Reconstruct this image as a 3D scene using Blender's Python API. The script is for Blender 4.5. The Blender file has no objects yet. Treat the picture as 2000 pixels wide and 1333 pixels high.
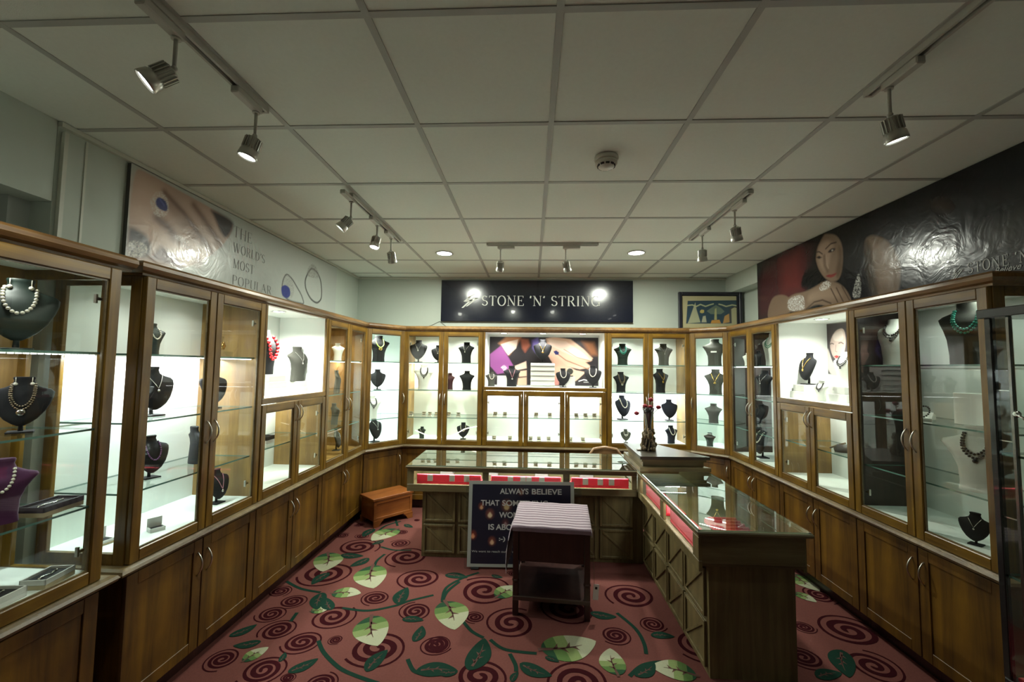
import bpy, bmesh, math, random
import numpy as np
from mathutils import Matrix, Vector
random.seed(7); R=math.radians
S=bpy.context.scene; COL=S.collection
# ---------------------------------------------------------------- camera
def _rot(rx,ry,rz):
    cx,sx,cy,sy,cz,sz=math.cos(rx),math.sin(rx),math.cos(ry),math.sin(ry),math.cos(rz),math.sin(rz)
    X=Matrix(((1,0,0),(0,cx,-sx),(0,sx,cx)));Y=Matrix(((cy,0,sy),(0,1,0),(-sy,0,cy)));Z=Matrix(((cz,-sz,0),(sz,cz,0),(0,0,1)))
    return Z@X@Y
cd=bpy.data.cameras.new('camera'); cam=bpy.data.objects.new('camera',cd); COL.objects.link(cam)
_R=_rot(.06178,-.01228,.04658)
cam.matrix_world=(_R@Matrix(((1,0,0),(0,0,-1),(0,1,0)))).to_4x4()
cam.location=(0,0,1.556)
cd.sensor_width=36; cd.lens=820.28/2000*36; cd.clip_start=.02
S.camera=cam
# ---------------------------------------------------------------- world and exposure
w=bpy.data.worlds.new('world'); S.world=w; w.use_nodes=True
w.node_tree.nodes['Background'].inputs[0].default_value=(.5,.55,.5,1); w.node_tree.nodes['Background'].inputs[1].default_value=.02
vs=S.view_settings; vs.view_transform='Standard'; vs.look='None'; vs.gamma=1; vs.use_curve_mapping=False; vs.exposure=1.8
try: S.cycles.transparent_max_bounces=24; S.cycles.max_bounces=10; S.cycles.sample_clamp_indirect=4
except Exception: pass
ENERGY=dict(cab=1.0,spot=1.0,down=1.0)
COOL=(.93,.97,1.0); NEUT=(.96,1.0,.90); WARM=(1.0,.86,.55); ROOM=(1.0,1.0,.80)
# ---------------------------------------------------------------- materials
MATS={}
def lin(c): return tuple(((x+.055)/1.055)**2.4 if x>.04045 else x/12.92 for x in c)
def mat(name,col,rough=.5,metal=0,spec=.5,emit=None,estr=0,noise=0,nscale=20,bump=0,bscale=200,coat=0,sheen=0):
    if name in MATS: return MATS[name]
    m=bpy.data.materials.new(name); m.use_nodes=True; nt=m.node_tree; b=nt.nodes['Principled BSDF']
    b.inputs['Base Color'].default_value=(*col,1); b.inputs['Roughness'].default_value=rough; b.inputs['Metallic'].default_value=metal
    b.inputs['Specular IOR Level'].default_value=spec
    b.inputs['Coat Weight'].default_value=coat
    if sheen: b.inputs['Sheen Weight'].default_value=sheen
    if emit: b.inputs['Emission Color'].default_value=(*emit,1); b.inputs['Emission Strength'].default_value=estr
    if noise:
        tc=nt.nodes.new('ShaderNodeTexCoord'); n=nt.nodes.new('ShaderNodeTexNoise'); n.inputs['Scale'].default_value=nscale; n.inputs['Detail'].default_value=4
        mx=nt.nodes.new('ShaderNodeMix'); mx.data_type='RGBA'
        mx.inputs['A'].default_value=(*[c*(1-noise) for c in col],1); mx.inputs['B'].default_value=(*[min(1,c*(1+noise)) for c in col],1)
        nt.links.new(tc.outputs['Object'],n.inputs['Vector']); nt.links.new(n.outputs['Fac'],mx.inputs['Factor']); nt.links.new(mx.outputs['Result'],b.inputs['Base Color'])
    if bump:
        tc=nt.nodes.new('ShaderNodeTexCoord'); n=nt.nodes.new('ShaderNodeTexNoise'); n.inputs['Scale'].default_value=bscale; n.inputs['Detail'].default_value=2
        bp=nt.nodes.new('ShaderNodeBump'); bp.inputs['Strength'].default_value=bump; bp.inputs['Distance'].default_value=.004
        nt.links.new(tc.outputs['Object'],n.inputs['Vector']); nt.links.new(n.outputs['Fac'],bp.inputs['Height']); nt.links.new(bp.outputs['Normal'],b.inputs['Normal'])
    MATS[name]=m; return m
def wood(name,c1,c2,axis='z',rough=.38,scale=1.0,coat=.25,c3=None):
    m=bpy.data.materials.new(name); m.use_nodes=True; nt=m.node_tree; b=nt.nodes['Principled BSDF']
    tc=nt.nodes.new('ShaderNodeTexCoord'); mp=nt.nodes.new('ShaderNodeMapping')
    s=[26*scale,26*scale,26*scale]; s['xyz'.index(axis)]=1.6*scale
    mp.inputs['Scale'].default_value=s
    n=nt.nodes.new('ShaderNodeTexNoise'); n.inputs['Scale'].default_value=1; n.inputs['Detail'].default_value=6; n.inputs['Roughness'].default_value=.65; n.inputs['Distortion'].default_value=.6
    cr=nt.nodes.new('ShaderNodeValToRGB'); cr.color_ramp.elements[0].position=.32; cr.color_ramp.elements[1].position=.68
    cr.color_ramp.elements[0].color=(*c1,1); cr.color_ramp.elements[1].color=(*c2,1)
    n2=nt.nodes.new('ShaderNodeTexNoise'); n2.inputs['Scale'].default_value=3.2; n2.inputs['Detail'].default_value=2
    mx=nt.nodes.new('ShaderNodeMix'); mx.data_type='RGBA'; mx.blend_type='MULTIPLY'
    cr2=nt.nodes.new('ShaderNodeValToRGB'); cr2.color_ramp.elements[0].color=(*(c3 or (.55,.5,.48)),1); cr2.color_ramp.elements[1].color=(1,1,1,1); cr2.color_ramp.elements[0].position=.35; cr2.color_ramp.elements[1].position=.62
    mx.inputs['Factor'].default_value=1
    L=nt.links.new
    L(tc.outputs['Object'],mp.inputs['Vector']); L(mp.outputs['Vector'],n.inputs['Vector']); L(n.outputs['Fac'],cr.inputs['Fac'])
    L(tc.outputs['Object'],n2.inputs['Vector']); L(n2.outputs['Fac'],cr2.inputs['Fac']); L(cr.outputs['Color'],mx.inputs['A']); L(cr2.outputs['Color'],mx.inputs['B'])
    L(mx.outputs['Result'],b.inputs['Base Color'])
    bp=nt.nodes.new('ShaderNodeBump'); bp.inputs['Strength'].default_value=.12; bp.inputs['Distance'].default_value=.002
    L(n.outputs['Fac'],bp.inputs['Height']); L(bp.outputs['Normal'],b.inputs['Normal'])
    b.inputs['Roughness'].default_value=rough; b.inputs['Coat Weight'].default_value=coat; b.inputs['Coat Roughness'].default_value=.25
    MATS[name]=m; return m
def glass(name,tint=(.94,.97,.95),boost=1.0,rough=0.0):
    """thin glass sheet: clear with a Fresnel reflection on its outer faces"""
    m=bpy.data.materials.new(name); m.use_nodes=True; nt=m.node_tree; nt.nodes.clear(); L=nt.links.new
    o=nt.nodes.new('ShaderNodeOutputMaterial'); t=nt.nodes.new('ShaderNodeBsdfTransparent'); t.inputs['Color'].default_value=(*tint,1)
    g=nt.nodes.new('ShaderNodeBsdfGlossy'); g.inputs['Roughness'].default_value=rough; f=nt.nodes.new('ShaderNodeFresnel'); f.inputs['IOR'].default_value=1.5
    ge=nt.nodes.new('ShaderNodeNewGeometry'); inv=nt.nodes.new('ShaderNodeMath'); inv.operation='SUBTRACT'; inv.inputs[0].default_value=1
    mu=nt.nodes.new('ShaderNodeMath'); mu.operation='MULTIPLY'; mb=nt.nodes.new('ShaderNodeMath'); mb.operation='MULTIPLY'; mb.inputs[1].default_value=boost; mb.use_clamp=True
    mx=nt.nodes.new('ShaderNodeMixShader')
    L(ge.outputs['Backfacing'],inv.inputs[1]); L(f.outputs[0],mu.inputs[0]); L(inv.outputs[0],mu.inputs[1]); L(mu.outputs[0],mb.inputs[0]); L(mb.outputs[0],mx.inputs[0])
    L(t.outputs[0],mx.inputs[1]); L(g.outputs[0],mx.inputs[2]); L(mx.outputs[0],o.inputs[0])
    MATS[name]=m; return m
def vcol(name,rough=.35,spec=.5,coat=0,crinkle=0):
    m=bpy.data.materials.new(name); m.use_nodes=True; nt=m.node_tree; b=nt.nodes['Principled BSDF']
    a=nt.nodes.new('ShaderNodeAttribute'); a.attribute_name='print'; nt.links.new(a.outputs['Color'],b.inputs['Base Color'])
    b.inputs['Roughness'].default_value=rough; b.inputs['Specular IOR Level'].default_value=spec; b.inputs['Coat Weight'].default_value=coat; b.inputs['Coat Roughness'].default_value=.08
    if crinkle:
        tc=nt.nodes.new('ShaderNodeTexCoord'); n=nt.nodes.new('ShaderNodeTexNoise'); n.inputs['Scale'].default_value=7; n.inputs['Detail'].default_value=3; n.inputs['Distortion'].default_value=1.5
        bp=nt.nodes.new('ShaderNodeBump'); bp.inputs['Strength'].default_value=crinkle; bp.inputs['Distance'].default_value=.02
        nt.links.new(tc.outputs['Object'],n.inputs['Vector']); nt.links.new(n.outputs['Fac'],bp.inputs['Height']); nt.links.new(bp.outputs['Normal'],b.inputs['Coat Normal']); nt.links.new(bp.outputs['Normal'],b.inputs['Normal'])
    MATS[name]=m; return m
WV=wood('cabinet_wood_vertical',(.075,.036,.004),(.225,.122,.008),'z')
WH=wood('cabinet_wood_lengthwise',(.075,.036,.004),(.225,.122,.008),'x')
WD=wood('base_door_wood',(.050,.022,.0025),(.185,.090,.006),'z',scale=.6,rough=.45)
WI=wood('cabinet_inner_wood',(.22,.125,.035),(.38,.235,.07),'z',scale=.7,rough=.5)
WN=wood('nosing_wood',(.12,.085,.035),(.21,.155,.07),'x',rough=.35)
CV=wood('counter_wood_upright',(.11,.085,.034),(.215,.17,.070),'z',rough=.5,coat=.1,c3=(.7,.68,.66))
CH=wood('counter_wood_lengthwise',(.11,.086,.036),(.20,.162,.075),'x',rough=.45,coat=.15,c3=(.75,.72,.7))
CP=wood('pedestal_wood',(.035,.030,.022),(.06,.052,.038),'x',rough=.35,coat=.2,c3=(.8,.8,.8))
CHEST=wood('chest_wood',(.19,.055,.010),(.34,.12,.025),'x',scale=.6,rough=.35,c3=(.7,.6,.55))
DARK=wood('dark_table_wood_kick_shade',(.018,.008,.007),(.05,.02,.016),'z',rough=.3)  # table wood; on the toe kicks its darkness stands for shade
WHITE=mat('white_laminate',(.80,.84,.80),.45)
WHITEW=mat('white_card',(.60,.60,.57),.6)
CEIL=mat('ceiling_tile_face',(.76,.81,.74),.85,noise=.04,nscale=60,bump=.15,bscale=350)
GRID=mat('ceiling_grid_paint',(.42,.44,.41),.5)
WALL=mat('wall_paint',(.47,.52,.46),.8,noise=.05,nscale=2.5)
WALLG=mat('wall_paint_grey',(.42,.45,.42),.8)
GLASS=glass('door_glass',(.965,.98,.97)); SHELF=glass('shelf_glass',(.95,.985,.97),1.0); TOPG=glass('counter_top_glass',(.78,.85,.80),2.0); ACR=glass('clear_acrylic',(.9,.92,.92),1.2)
EDGE=mat('shelf_glass_edge',(.10,.20,.17),.15)
STEEL=mat('brushed_steel',(.62,.60,.55),.28,1)
CHROME=mat('chrome',(.75,.76,.74),.12,1)
LED=mat('led_diffuser',(1,1,1),.5,emit=(.95,1,.98),estr=6)
LEDW=mat('led_diffuser_warm',(1,1,1),.5,emit=(1,.88,.6),estr=5)
LAMPE=mat('lamp_lens',(1,1,1),.5,emit=(1,1,.92),estr=14)
BLACK=mat('black_velvet',(.006,.006,.008),.9,sheen=.03)
BUSTC=dict(black=BLACK,navy=mat('navy_velvet',(.006,.008,.020),.9,sheen=.04),green=mat('dark_green_leatherette',(.010,.022,.017),.5),
 tweed=mat('grey_tweed',(.055,.055,.045),.9,noise=.5,nscale=140),gray=mat('silver_grey_fabric',(.10,.098,.095),.8,noise=.3,nscale=90),white=mat('white_leatherette',(.72,.74,.68),.5),
 purple=mat('purple_velvet',(.07,.008,.06),.85,sheen=.1),maroon=mat('maroon_velvet',(.06,.018,.022),.85,sheen=.1),clear=ACR)
CARD=mat('white_tag_card',(.85,.85,.82),.6)
GOLD=mat('gold_metal',(.75,.52,.16),.25,1); SILV=mat('silver_metal',(.75,.74,.70),.22,1); PEARL=mat('pearl',(.80,.76,.64),.25,coat=.5)
NECK=dict(pearl=PEARL,bead=mat('bronze_bead',(.28,.22,.14),.3,.5),silver=SILV,gold=GOLD,red=mat('red_bead',(.50,.01,.015),.2,coat=.5),turq=mat('turquoise_bead',(.04,.34,.25),.3,coat=.4),
 purple=mat('amethyst_bead',(.20,.08,.22),.25,coat=.4),pink=mat('rose_chain',(.45,.20,.24),.3),dark=mat('dark_bead',(.035,.03,.03),.3,coat=.3),lime=mat('lime_cord',(.42,.62,.12),.4),green=mat('jade_bead',(.05,.22,.12),.3,coat=.4),goldflower=GOLD)
RED=mat('red_velvet',(.70,.004,.028),.7,sheen=.3)
CARPET=mat('carpet_pink',(.135,.048,.040),.95,spec=.08,noise=.16,nscale=90,bump=.5,bscale=420)
MAROON=mat('carpet_maroon',(.026,.002,.004),.95,spec=.08,noise=.2,nscale=120); LGREEN=[mat('carpet_leaf_%s'%n,c,.95,spec=.08,noise=.12,nscale=120) for n,c in (('dark',(.018,.05,.025)),('mid',(.075,.13,.04)),('light',(.16,.21,.08)),('cream',(.30,.31,.21)))]
DGREEN=mat('carpet_dark_green',(.007,.028,.018),.95,spec=.08,noise=.2,nscale=120)
TAUPE=mat('carpet_vein',(.09,.045,.037),.95,spec=.08)
# ---------------------------------------------------------------- mesh helpers
class MB:
    def __init__(s): s.v=[];s.f=[];s.mi=[];s.sm=[];s.m=0
    def add(s,vs,fs,smooth=False):
        o=len(s.v); s.v+=[tuple(v) for v in vs]
        for f in fs: s.f.append([o+i for i in f]); s.mi.append(s.m); s.sm.append(smooth)
        return s
    def box(s,x0,x1,y0,y1,z0,z1,M=None,ch=0):
        if x1<x0:x0,x1=x1,x0
        if y1<y0:y0,y1=y1,y0
        if z1<z0:z0,z1=z1,z0
        if ch>0:
            c=min(ch,(x1-x0)/3,(y1-y0)/3,(z1-z0)/3); vs=[];fs=[]
            X=(x0,x1);Y=(y0,y1);Z=(z0,z1); sg=(1,-1)
            idx={}
            for i in (0,1):
                for j in (0,1):
                    for k in (0,1):
                        for a in range(3):
                            p=[X[i]+sg[i]*c,Y[j]+sg[j]*c,Z[k]+sg[k]*c]; p[a]=(X[i],Y[j],Z[k])[a]
                            idx[i,j,k,a]=len(vs); vs.append(tuple(p))
            for a in range(3):
                b,d=[q for q in range(3) if q!=a]
                for side in (0,1):
                    def g(u,v):
                        t=[0,0,0];t[a]=side;t[b]=u;t[d]=v; return idx[t[0],t[1],t[2],a]
                    fs.append([g(0,0),g(1,0),g(1,1),g(0,1)])
                # edges along axis a
                for u in (0,1):
                    for v in (0,1):
                        def h(sd,w):
                            t=[0,0,0];t[a]=sd;t[b]=u;t[d]=v; return idx[t[0],t[1],t[2],w]
                        fs.append([h(0,b),h(1,b),h(1,d),h(0,d)])
            for i in (0,1):
                for j in (0,1):
                    for k in (0,1): fs.append([idx[i,j,k,0],idx[i,j,k,1],idx[i,j,k,2]])
            cx=Vector(((x0+x1)/2,(y0+y1)/2,(z0+z1)/2)); out=[]
            for f in fs:
                p=[Vector(vs[q]) for q in f]; n=(p[1]-p[0]).cross(p[2]-p[0]); ce=sum(p,Vector())/len(p)
                out.append(f if n.dot(ce-cx)>0 else f[::-1])
            fs=out
        else:
            vs=[(x0,y0,z0),(x1,y0,z0),(x1,y1,z0),(x0,y1,z0),(x0,y0,z1),(x1,y0,z1),(x1,y1,z1),(x0,y1,z1)]
            fs=[[0,3,2,1],[4,5,6,7],[0,1,5,4],[1,2,6,5],[2,3,7,6],[3,0,4,7]]
        if M is not None: vs=[tuple(M@Vector(v)) for v in vs]
        return s.add(vs,fs)
    def prism(s,poly,z0,z1,M=None):
        """poly: 2D points counter-clockwise"""
        a=sum(poly[i][0]*poly[(i+1)%len(poly)][1]-poly[(i+1)%len(poly)][0]*poly[i][1] for i in range(len(poly)))
        if a<0: poly=poly[::-1]
        n=len(poly); vs=[(x,y,z0) for x,y in poly]+[(x,y,z1) for x,y in poly]
        fs=[list(range(n))[::-1],list(range(n,2*n))]+[[i,(i+1)%n,n+(i+1)%n,n+i] for i in range(n)]
        if M is not None: vs=[tuple(M@Vector(v)) for v in vs]
        return s.add(vs,fs)
    def tube(s,pts,r,n=6,caps=True,closed=False):
        pts=[Vector(p) for p in pts]; N=len(pts); vs=[];fs=[]; rr=r if hasattr(r,'__len__') else [r]*N
        prev=None
        for i,p in enumerate(pts):
            t=(pts[(i+1)%N]-pts[i-1]) if closed else (pts[min(i+1,N-1)]-pts[max(i-1,0)])
            t=t.normalized() if t.length>1e-9 else Vector((0,0,1))
            up=prev if prev is not None else (Vector((0,0,1)) if abs(t.z)<.9 else Vector((1,0,0)))
            a=(up-t*up.dot(t)).normalized(); prev=a; b=t.cross(a)
            for k in range(n):
                an=2*math.pi*k/n; vs.append(p+(a*math.cos(an)+b*math.sin(an))*rr[i])
        for i in range(N if closed else N-1):
            for k in range(n): fs.append([i*n+k,i*n+(k+1)%n,((i+1)%N)*n+(k+1)%n,((i+1)%N)*n+k])
        s.add(vs,fs,True)
        if caps and not closed:
            o=len(s.v)-len(vs); s.f.append([o+k for k in range(n)][::-1]); s.mi.append(s.m); s.sm.append(False)
            s.f.append([o+(N-1)*n+k for k in range(n)]); s.mi.append(s.m); s.sm.append(False)
        return s
    def lathe(s,prof,n=20,c=(0,0,0),M=None,smooth=True):
        vs=[];fs=[]
        for r,z in prof:
            for k in range(n):
                a=2*math.pi*k/n; vs.append((c[0]+r*math.cos(a),c[1]+r*math.sin(a),c[2]+z))
        for i in range(len(prof)-1):
            for k in range(n): fs.append([i*n+k,i*n+(k+1)%n,(i+1)*n+(k+1)%n,(i+1)*n+k])
        if M is not None: vs=[tuple(M@Vector(v)) for v in vs]
        s.add(vs,fs,smooth); o=len(s.v)-len(vs)
        for ring,rev in ((0,True),(len(prof)-1,False)):
            if prof[ring][0]>1e-5:
                f=[o+ring*n+k for k in range(n)]; s.f.append(f[::-1] if rev else f); s.mi.append(s.m); s.sm.append(False)
        return s
    def ball(s,c,r,n=6,sc=(1,1,1)):
        h=max(3,n//2+1); pr=[(r*math.sin(math.pi*i/h),-r*math.cos(math.pi*i/h)) for i in range(h+1)]
        vs=[];fs=[]
        for q,z in pr[1:-1]:
            for k in range(n): a=2*math.pi*k/n; vs.append((c[0]+sc[0]*q*math.cos(a),c[1]+sc[1]*q*math.sin(a),c[2]+sc[2]*z))
        m=len(pr)-2; b=len(vs); vs+= [(c[0],c[1],c[2]-r*sc[2]),(c[0],c[1],c[2]+r*sc[2])]
        for i in range(m-1):
            for k in range(n): fs.append([i*n+k,i*n+(k+1)%n,(i+1)*n+(k+1)%n,(i+1)*n+k])
        for k in range(n): fs.append([b,(k+1)%n,k]); fs.append([b+1,(m-1)*n+k,(m-1)*n+(k+1)%n])
        return s.add(vs,fs,True)
    def mesh(s,name,mats):
        me=bpy.data.meshes.new(name); me.from_pydata(s.v,[],s.f)
        for m in (mats if isinstance(mats,(list,tuple)) else [mats]): me.materials.append(m)
        me.polygons.foreach_set('material_index',s.mi); me.polygons.foreach_set('use_smooth',s.sm); me.update(); return me
    def build(s,name,mats,parent=None,loc=None,rot=None,label=None):
        return put(name,s.mesh(name,mats),parent,loc,rot,label)
def put(name,me,parent=None,loc=None,rot=None,label=None):
    o=bpy.data.objects.new(name,me); COL.objects.link(o)
    if parent is not None: o.parent=parent
    if loc is not None: o.location=loc
    if rot is not None: o.rotation_euler=rot
    if label: o['label']=label
    return o
def thing(name,label,cat,loc=(0,0,0),rz=0,group=None):
    o=bpy.data.objects.new(name,None); COL.objects.link(o); o.location=loc; o.rotation_euler=(0,0,rz); o.empty_display_size=.05
    return tag(o,label,cat,group)
def tag(o,label,cat,group=None):
    o['label']=label; o['category']=cat
    if group: o['group']=group
    return o
def struct(o): o['kind']='structure'; return o
def copy_tree(o,parent=None):
    c=o.copy(); COL.objects.link(c)
    if parent is not None: c.parent=parent
    for ch in list(o.children): copy_tree(ch,c)
    return c
def sweep(path,prof,name,mats,parent=None,label=None):
    """prof: (offset to the right of travel, z); mitred"""
    P=[Vector(p) for p in path]; mb=MB(); vs=[]; n=len(prof)
    for i,p in enumerate(P):
        d0=(P[i]-P[i-1]).normalized() if i else None; d1=(P[i+1]-P[i]).normalized() if i<len(P)-1 else None
        nr=[Vector((d.y,-d.x)) for d in (d0,d1) if d is not None]
        if len(nr)==2:
            m=(nr[0]+nr[1]).normalized(); m=m/max(.2,m.dot(nr[0]))
        else: m=nr[0]
        for off,z in prof: q=p+m*off; vs.append((q.x,q.y,z))
    fs=[]
    for i in range(len(P)-1):
        for k in range(n): fs.append([i*n+k,i*n+(k+1)%n,(i+1)*n+(k+1)%n,(i+1)*n+k])
    fs.append(list(range(n))[::-1]); fs.append([(len(P)-1)*n+k for k in range(n)])
    mb.add(vs,fs); me=mb.mesh(name,mats)
    bm=bmesh.new(); bm.from_mesh(me); bmesh.ops.recalc_face_normals(bm,faces=bm.faces); bm.to_mesh(me); bm.free()
    return put(name,me,parent,label=label)
def area(name,loc,size,sy,power,col,parent=None,rot=(0,0,0),spread=180):
    l=bpy.data.lights.new(name,'AREA'); l.shape='RECTANGLE'; l.size=size; l.size_y=sy; l.energy=power; l.color=col; l.spread=R(spread)
    o=bpy.data.objects.new(name,l); COL.objects.link(o); o.location=loc; o.rotation_euler=rot
    if parent is not None: o.parent=parent
    return o
SPOTW=[7,2.5,2.8,4,3,3,3,.9,.9,1.5]; DOWNW=12
RB=[['poly',[0.05,0.012,0.014],0.12,[[4.29,2.606],[3.561,2.615],[3.46,2.573],[3.616,2.205],[4.139,2.096],[4.327,2.063]]],['poly',[0.11,0.02,0.02],0.16,[[3.935,2.584],[3.634,2.601],[3.616,2.217],[3.908,2.244]]],['poly',[0.005,0.004,0.005],0.03,[[3.459,2.585],[3.392,2.621],[3.268,2.614],[3.126,2.619],[2.96,2.582],[2.883,2.46],[2.915,2.053],[3.075,2.04],[3.151,2.113],[3.229,2.231],[3.475,2.254],[3.651,2.247],[3.608,2.38],[3.485,2.409]]],['poly',[0.16,0.11,0.075],0.02,[[2.941,2.469],[2.883,2.474],[2.806,2.431],[2.736,2.36],[2.695,2.278],[2.679,2.204],[2.69,2.085],[2.733,2.027],[2.795,2.028],[2.864,2.058],[2.892,2.171],[2.925,2.32],[2.95,2.423]]],['poly',[0.24,0.17,0.12],0.08,[[2.886,2.414],[2.808,2.4],[2.739,2.307],[2.713,2.212],[2.749,2.114],[2.832,2.149],[2.858,2.284]]],['poly',[0.06,0.045,0.03],0.05,[[2.954,2.463],[2.909,2.411],[2.878,2.214],[2.848,2.051],[2.904,2.056],[2.942,2.229]]],['poly',[0.16,0.105,0.07],0.015,[[4.165,2.052],[4.136,2.162],[4.062,2.251],[3.929,2.254],[3.807,2.208],[3.752,2.107],[3.814,2.061],[4.025,2.062]]],['poly',[0.19,0.13,0.09],0.015,[[3.598,2.214],[3.476,2.231],[3.346,2.261],[3.215,2.218],[3.135,2.151],[3.081,2.051],[3.128,2.033],[3.296,2.042],[3.45,2.092],[3.587,2.066],[3.66,2.059],[3.843,2.077],[3.848,2.196],[3.747,2.222]]],['poly',[0.27,0.19,0.135],0.05,[[3.546,2.193],[3.412,2.213],[3.259,2.195],[3.164,2.115],[3.235,2.096],[3.416,2.125],[3.567,2.115]]],['poly',[0.19,0.13,0.09],0.014,[[3.416,2.628],[3.329,2.628],[3.212,2.58],[3.159,2.495],[3.154,2.38],[3.175,2.282],[3.207,2.232],[3.287,2.234],[3.361,2.286],[3.423,2.372],[3.455,2.47],[3.45,2.571]]],['poly',[0.29,0.205,0.15],0.035,[[3.395,2.565],[3.301,2.57],[3.237,2.508],[3.276,2.455],[3.303,2.365],[3.343,2.32],[3.403,2.389],[3.431,2.475]]],['poly',[0.11,0.07,0.045],0.03,[[3.201,2.497],[3.154,2.463],[3.169,2.291],[3.214,2.238],[3.24,2.297],[3.199,2.392]]],['poly',[0.005,0.004,0.005],0.02,[[3.46,2.573],[3.424,2.631],[3.328,2.633],[3.377,2.594],[3.428,2.542],[3.446,2.456],[3.485,2.398]]],['line',[0.03,0.018,0.012],0.009,[[3.441,2.509],[3.406,2.504],[3.37,2.475]]],['line',[0.03,0.018,0.012],0.01,[[3.331,2.505],[3.273,2.529],[3.217,2.523]]],['poly',[0.02,0.012,0.01],0.01,[[3.442,2.466],[3.407,2.471],[3.375,2.449],[3.408,2.446]]],['poly',[0.02,0.012,0.01],0.01,[[3.314,2.474],[3.267,2.493],[3.219,2.479],[3.246,2.461],[3.291,2.463]]],['poly',[0.42,0.38,0.34],0.004,[[3.271,2.477],[3.257,2.482],[3.25,2.471],[3.264,2.466]]],['line',[0.12,0.08,0.055],0.016,[[3.349,2.453],[3.347,2.376],[3.32,2.328]]],['line',[0.34,0.25,0.19],0.008,[[3.328,2.458],[3.322,2.38],[3.308,2.347]]],['poly',[0.22,0.04,0.035],0.006,[[3.345,2.292],[3.306,2.299],[3.277,2.29],[3.24,2.294],[3.22,2.289],[3.248,2.269],[3.293,2.268]]],['line',[0.12,0.02,0.02],0.004,[[3.342,2.29],[3.285,2.283],[3.219,2.29]]],['line',[0.07,0.045,0.03],0.01,[[3.231,2.179],[3.167,2.064]]],['line',[0.07,0.045,0.03],0.01,[[3.175,2.179],[3.106,2.065]]],['line',[0.07,0.045,0.03],0.01,[[3.289,2.185],[3.222,2.068]]],['line',[0.07,0.045,0.03],0.012,[[3.587,2.066],[3.482,2.111],[3.385,2.112],[3.295,2.072]]],['speck',[0.62,0.62,0.6],0.03,[[3.838,2.194],[3.616,2.205],[3.595,2.085],[3.623,2.065],[3.833,2.082]]],['speck',[0.72,0.72,0.68],0.03,[[3.428,2.216],[3.346,2.261],[3.28,2.229],[3.312,2.189],[3.397,2.183]]],['speck',[0.5,0.5,0.46],0.03,[[3.078,2.1],[3.056,2.165],[3.013,2.255],[2.998,2.193],[3.0,2.067],[3.073,2.074]]],['poly',[0.035,0.022,0.014],0.1,[[2.467,2.539],[2.387,2.515],[2.344,2.451],[2.383,2.435],[2.461,2.48]]],['poly',[0.03,0.027,0.02],0.14,[[2.197,2.301],[2.017,2.311],[2.028,2.112],[2.206,2.133]]],['poly',[0.035,0.014,0.02],0.12,[[2.65,2.283],[2.473,2.25],[2.412,2.327],[2.323,2.283],[2.42,2.188],[2.589,2.199]]]]
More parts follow.
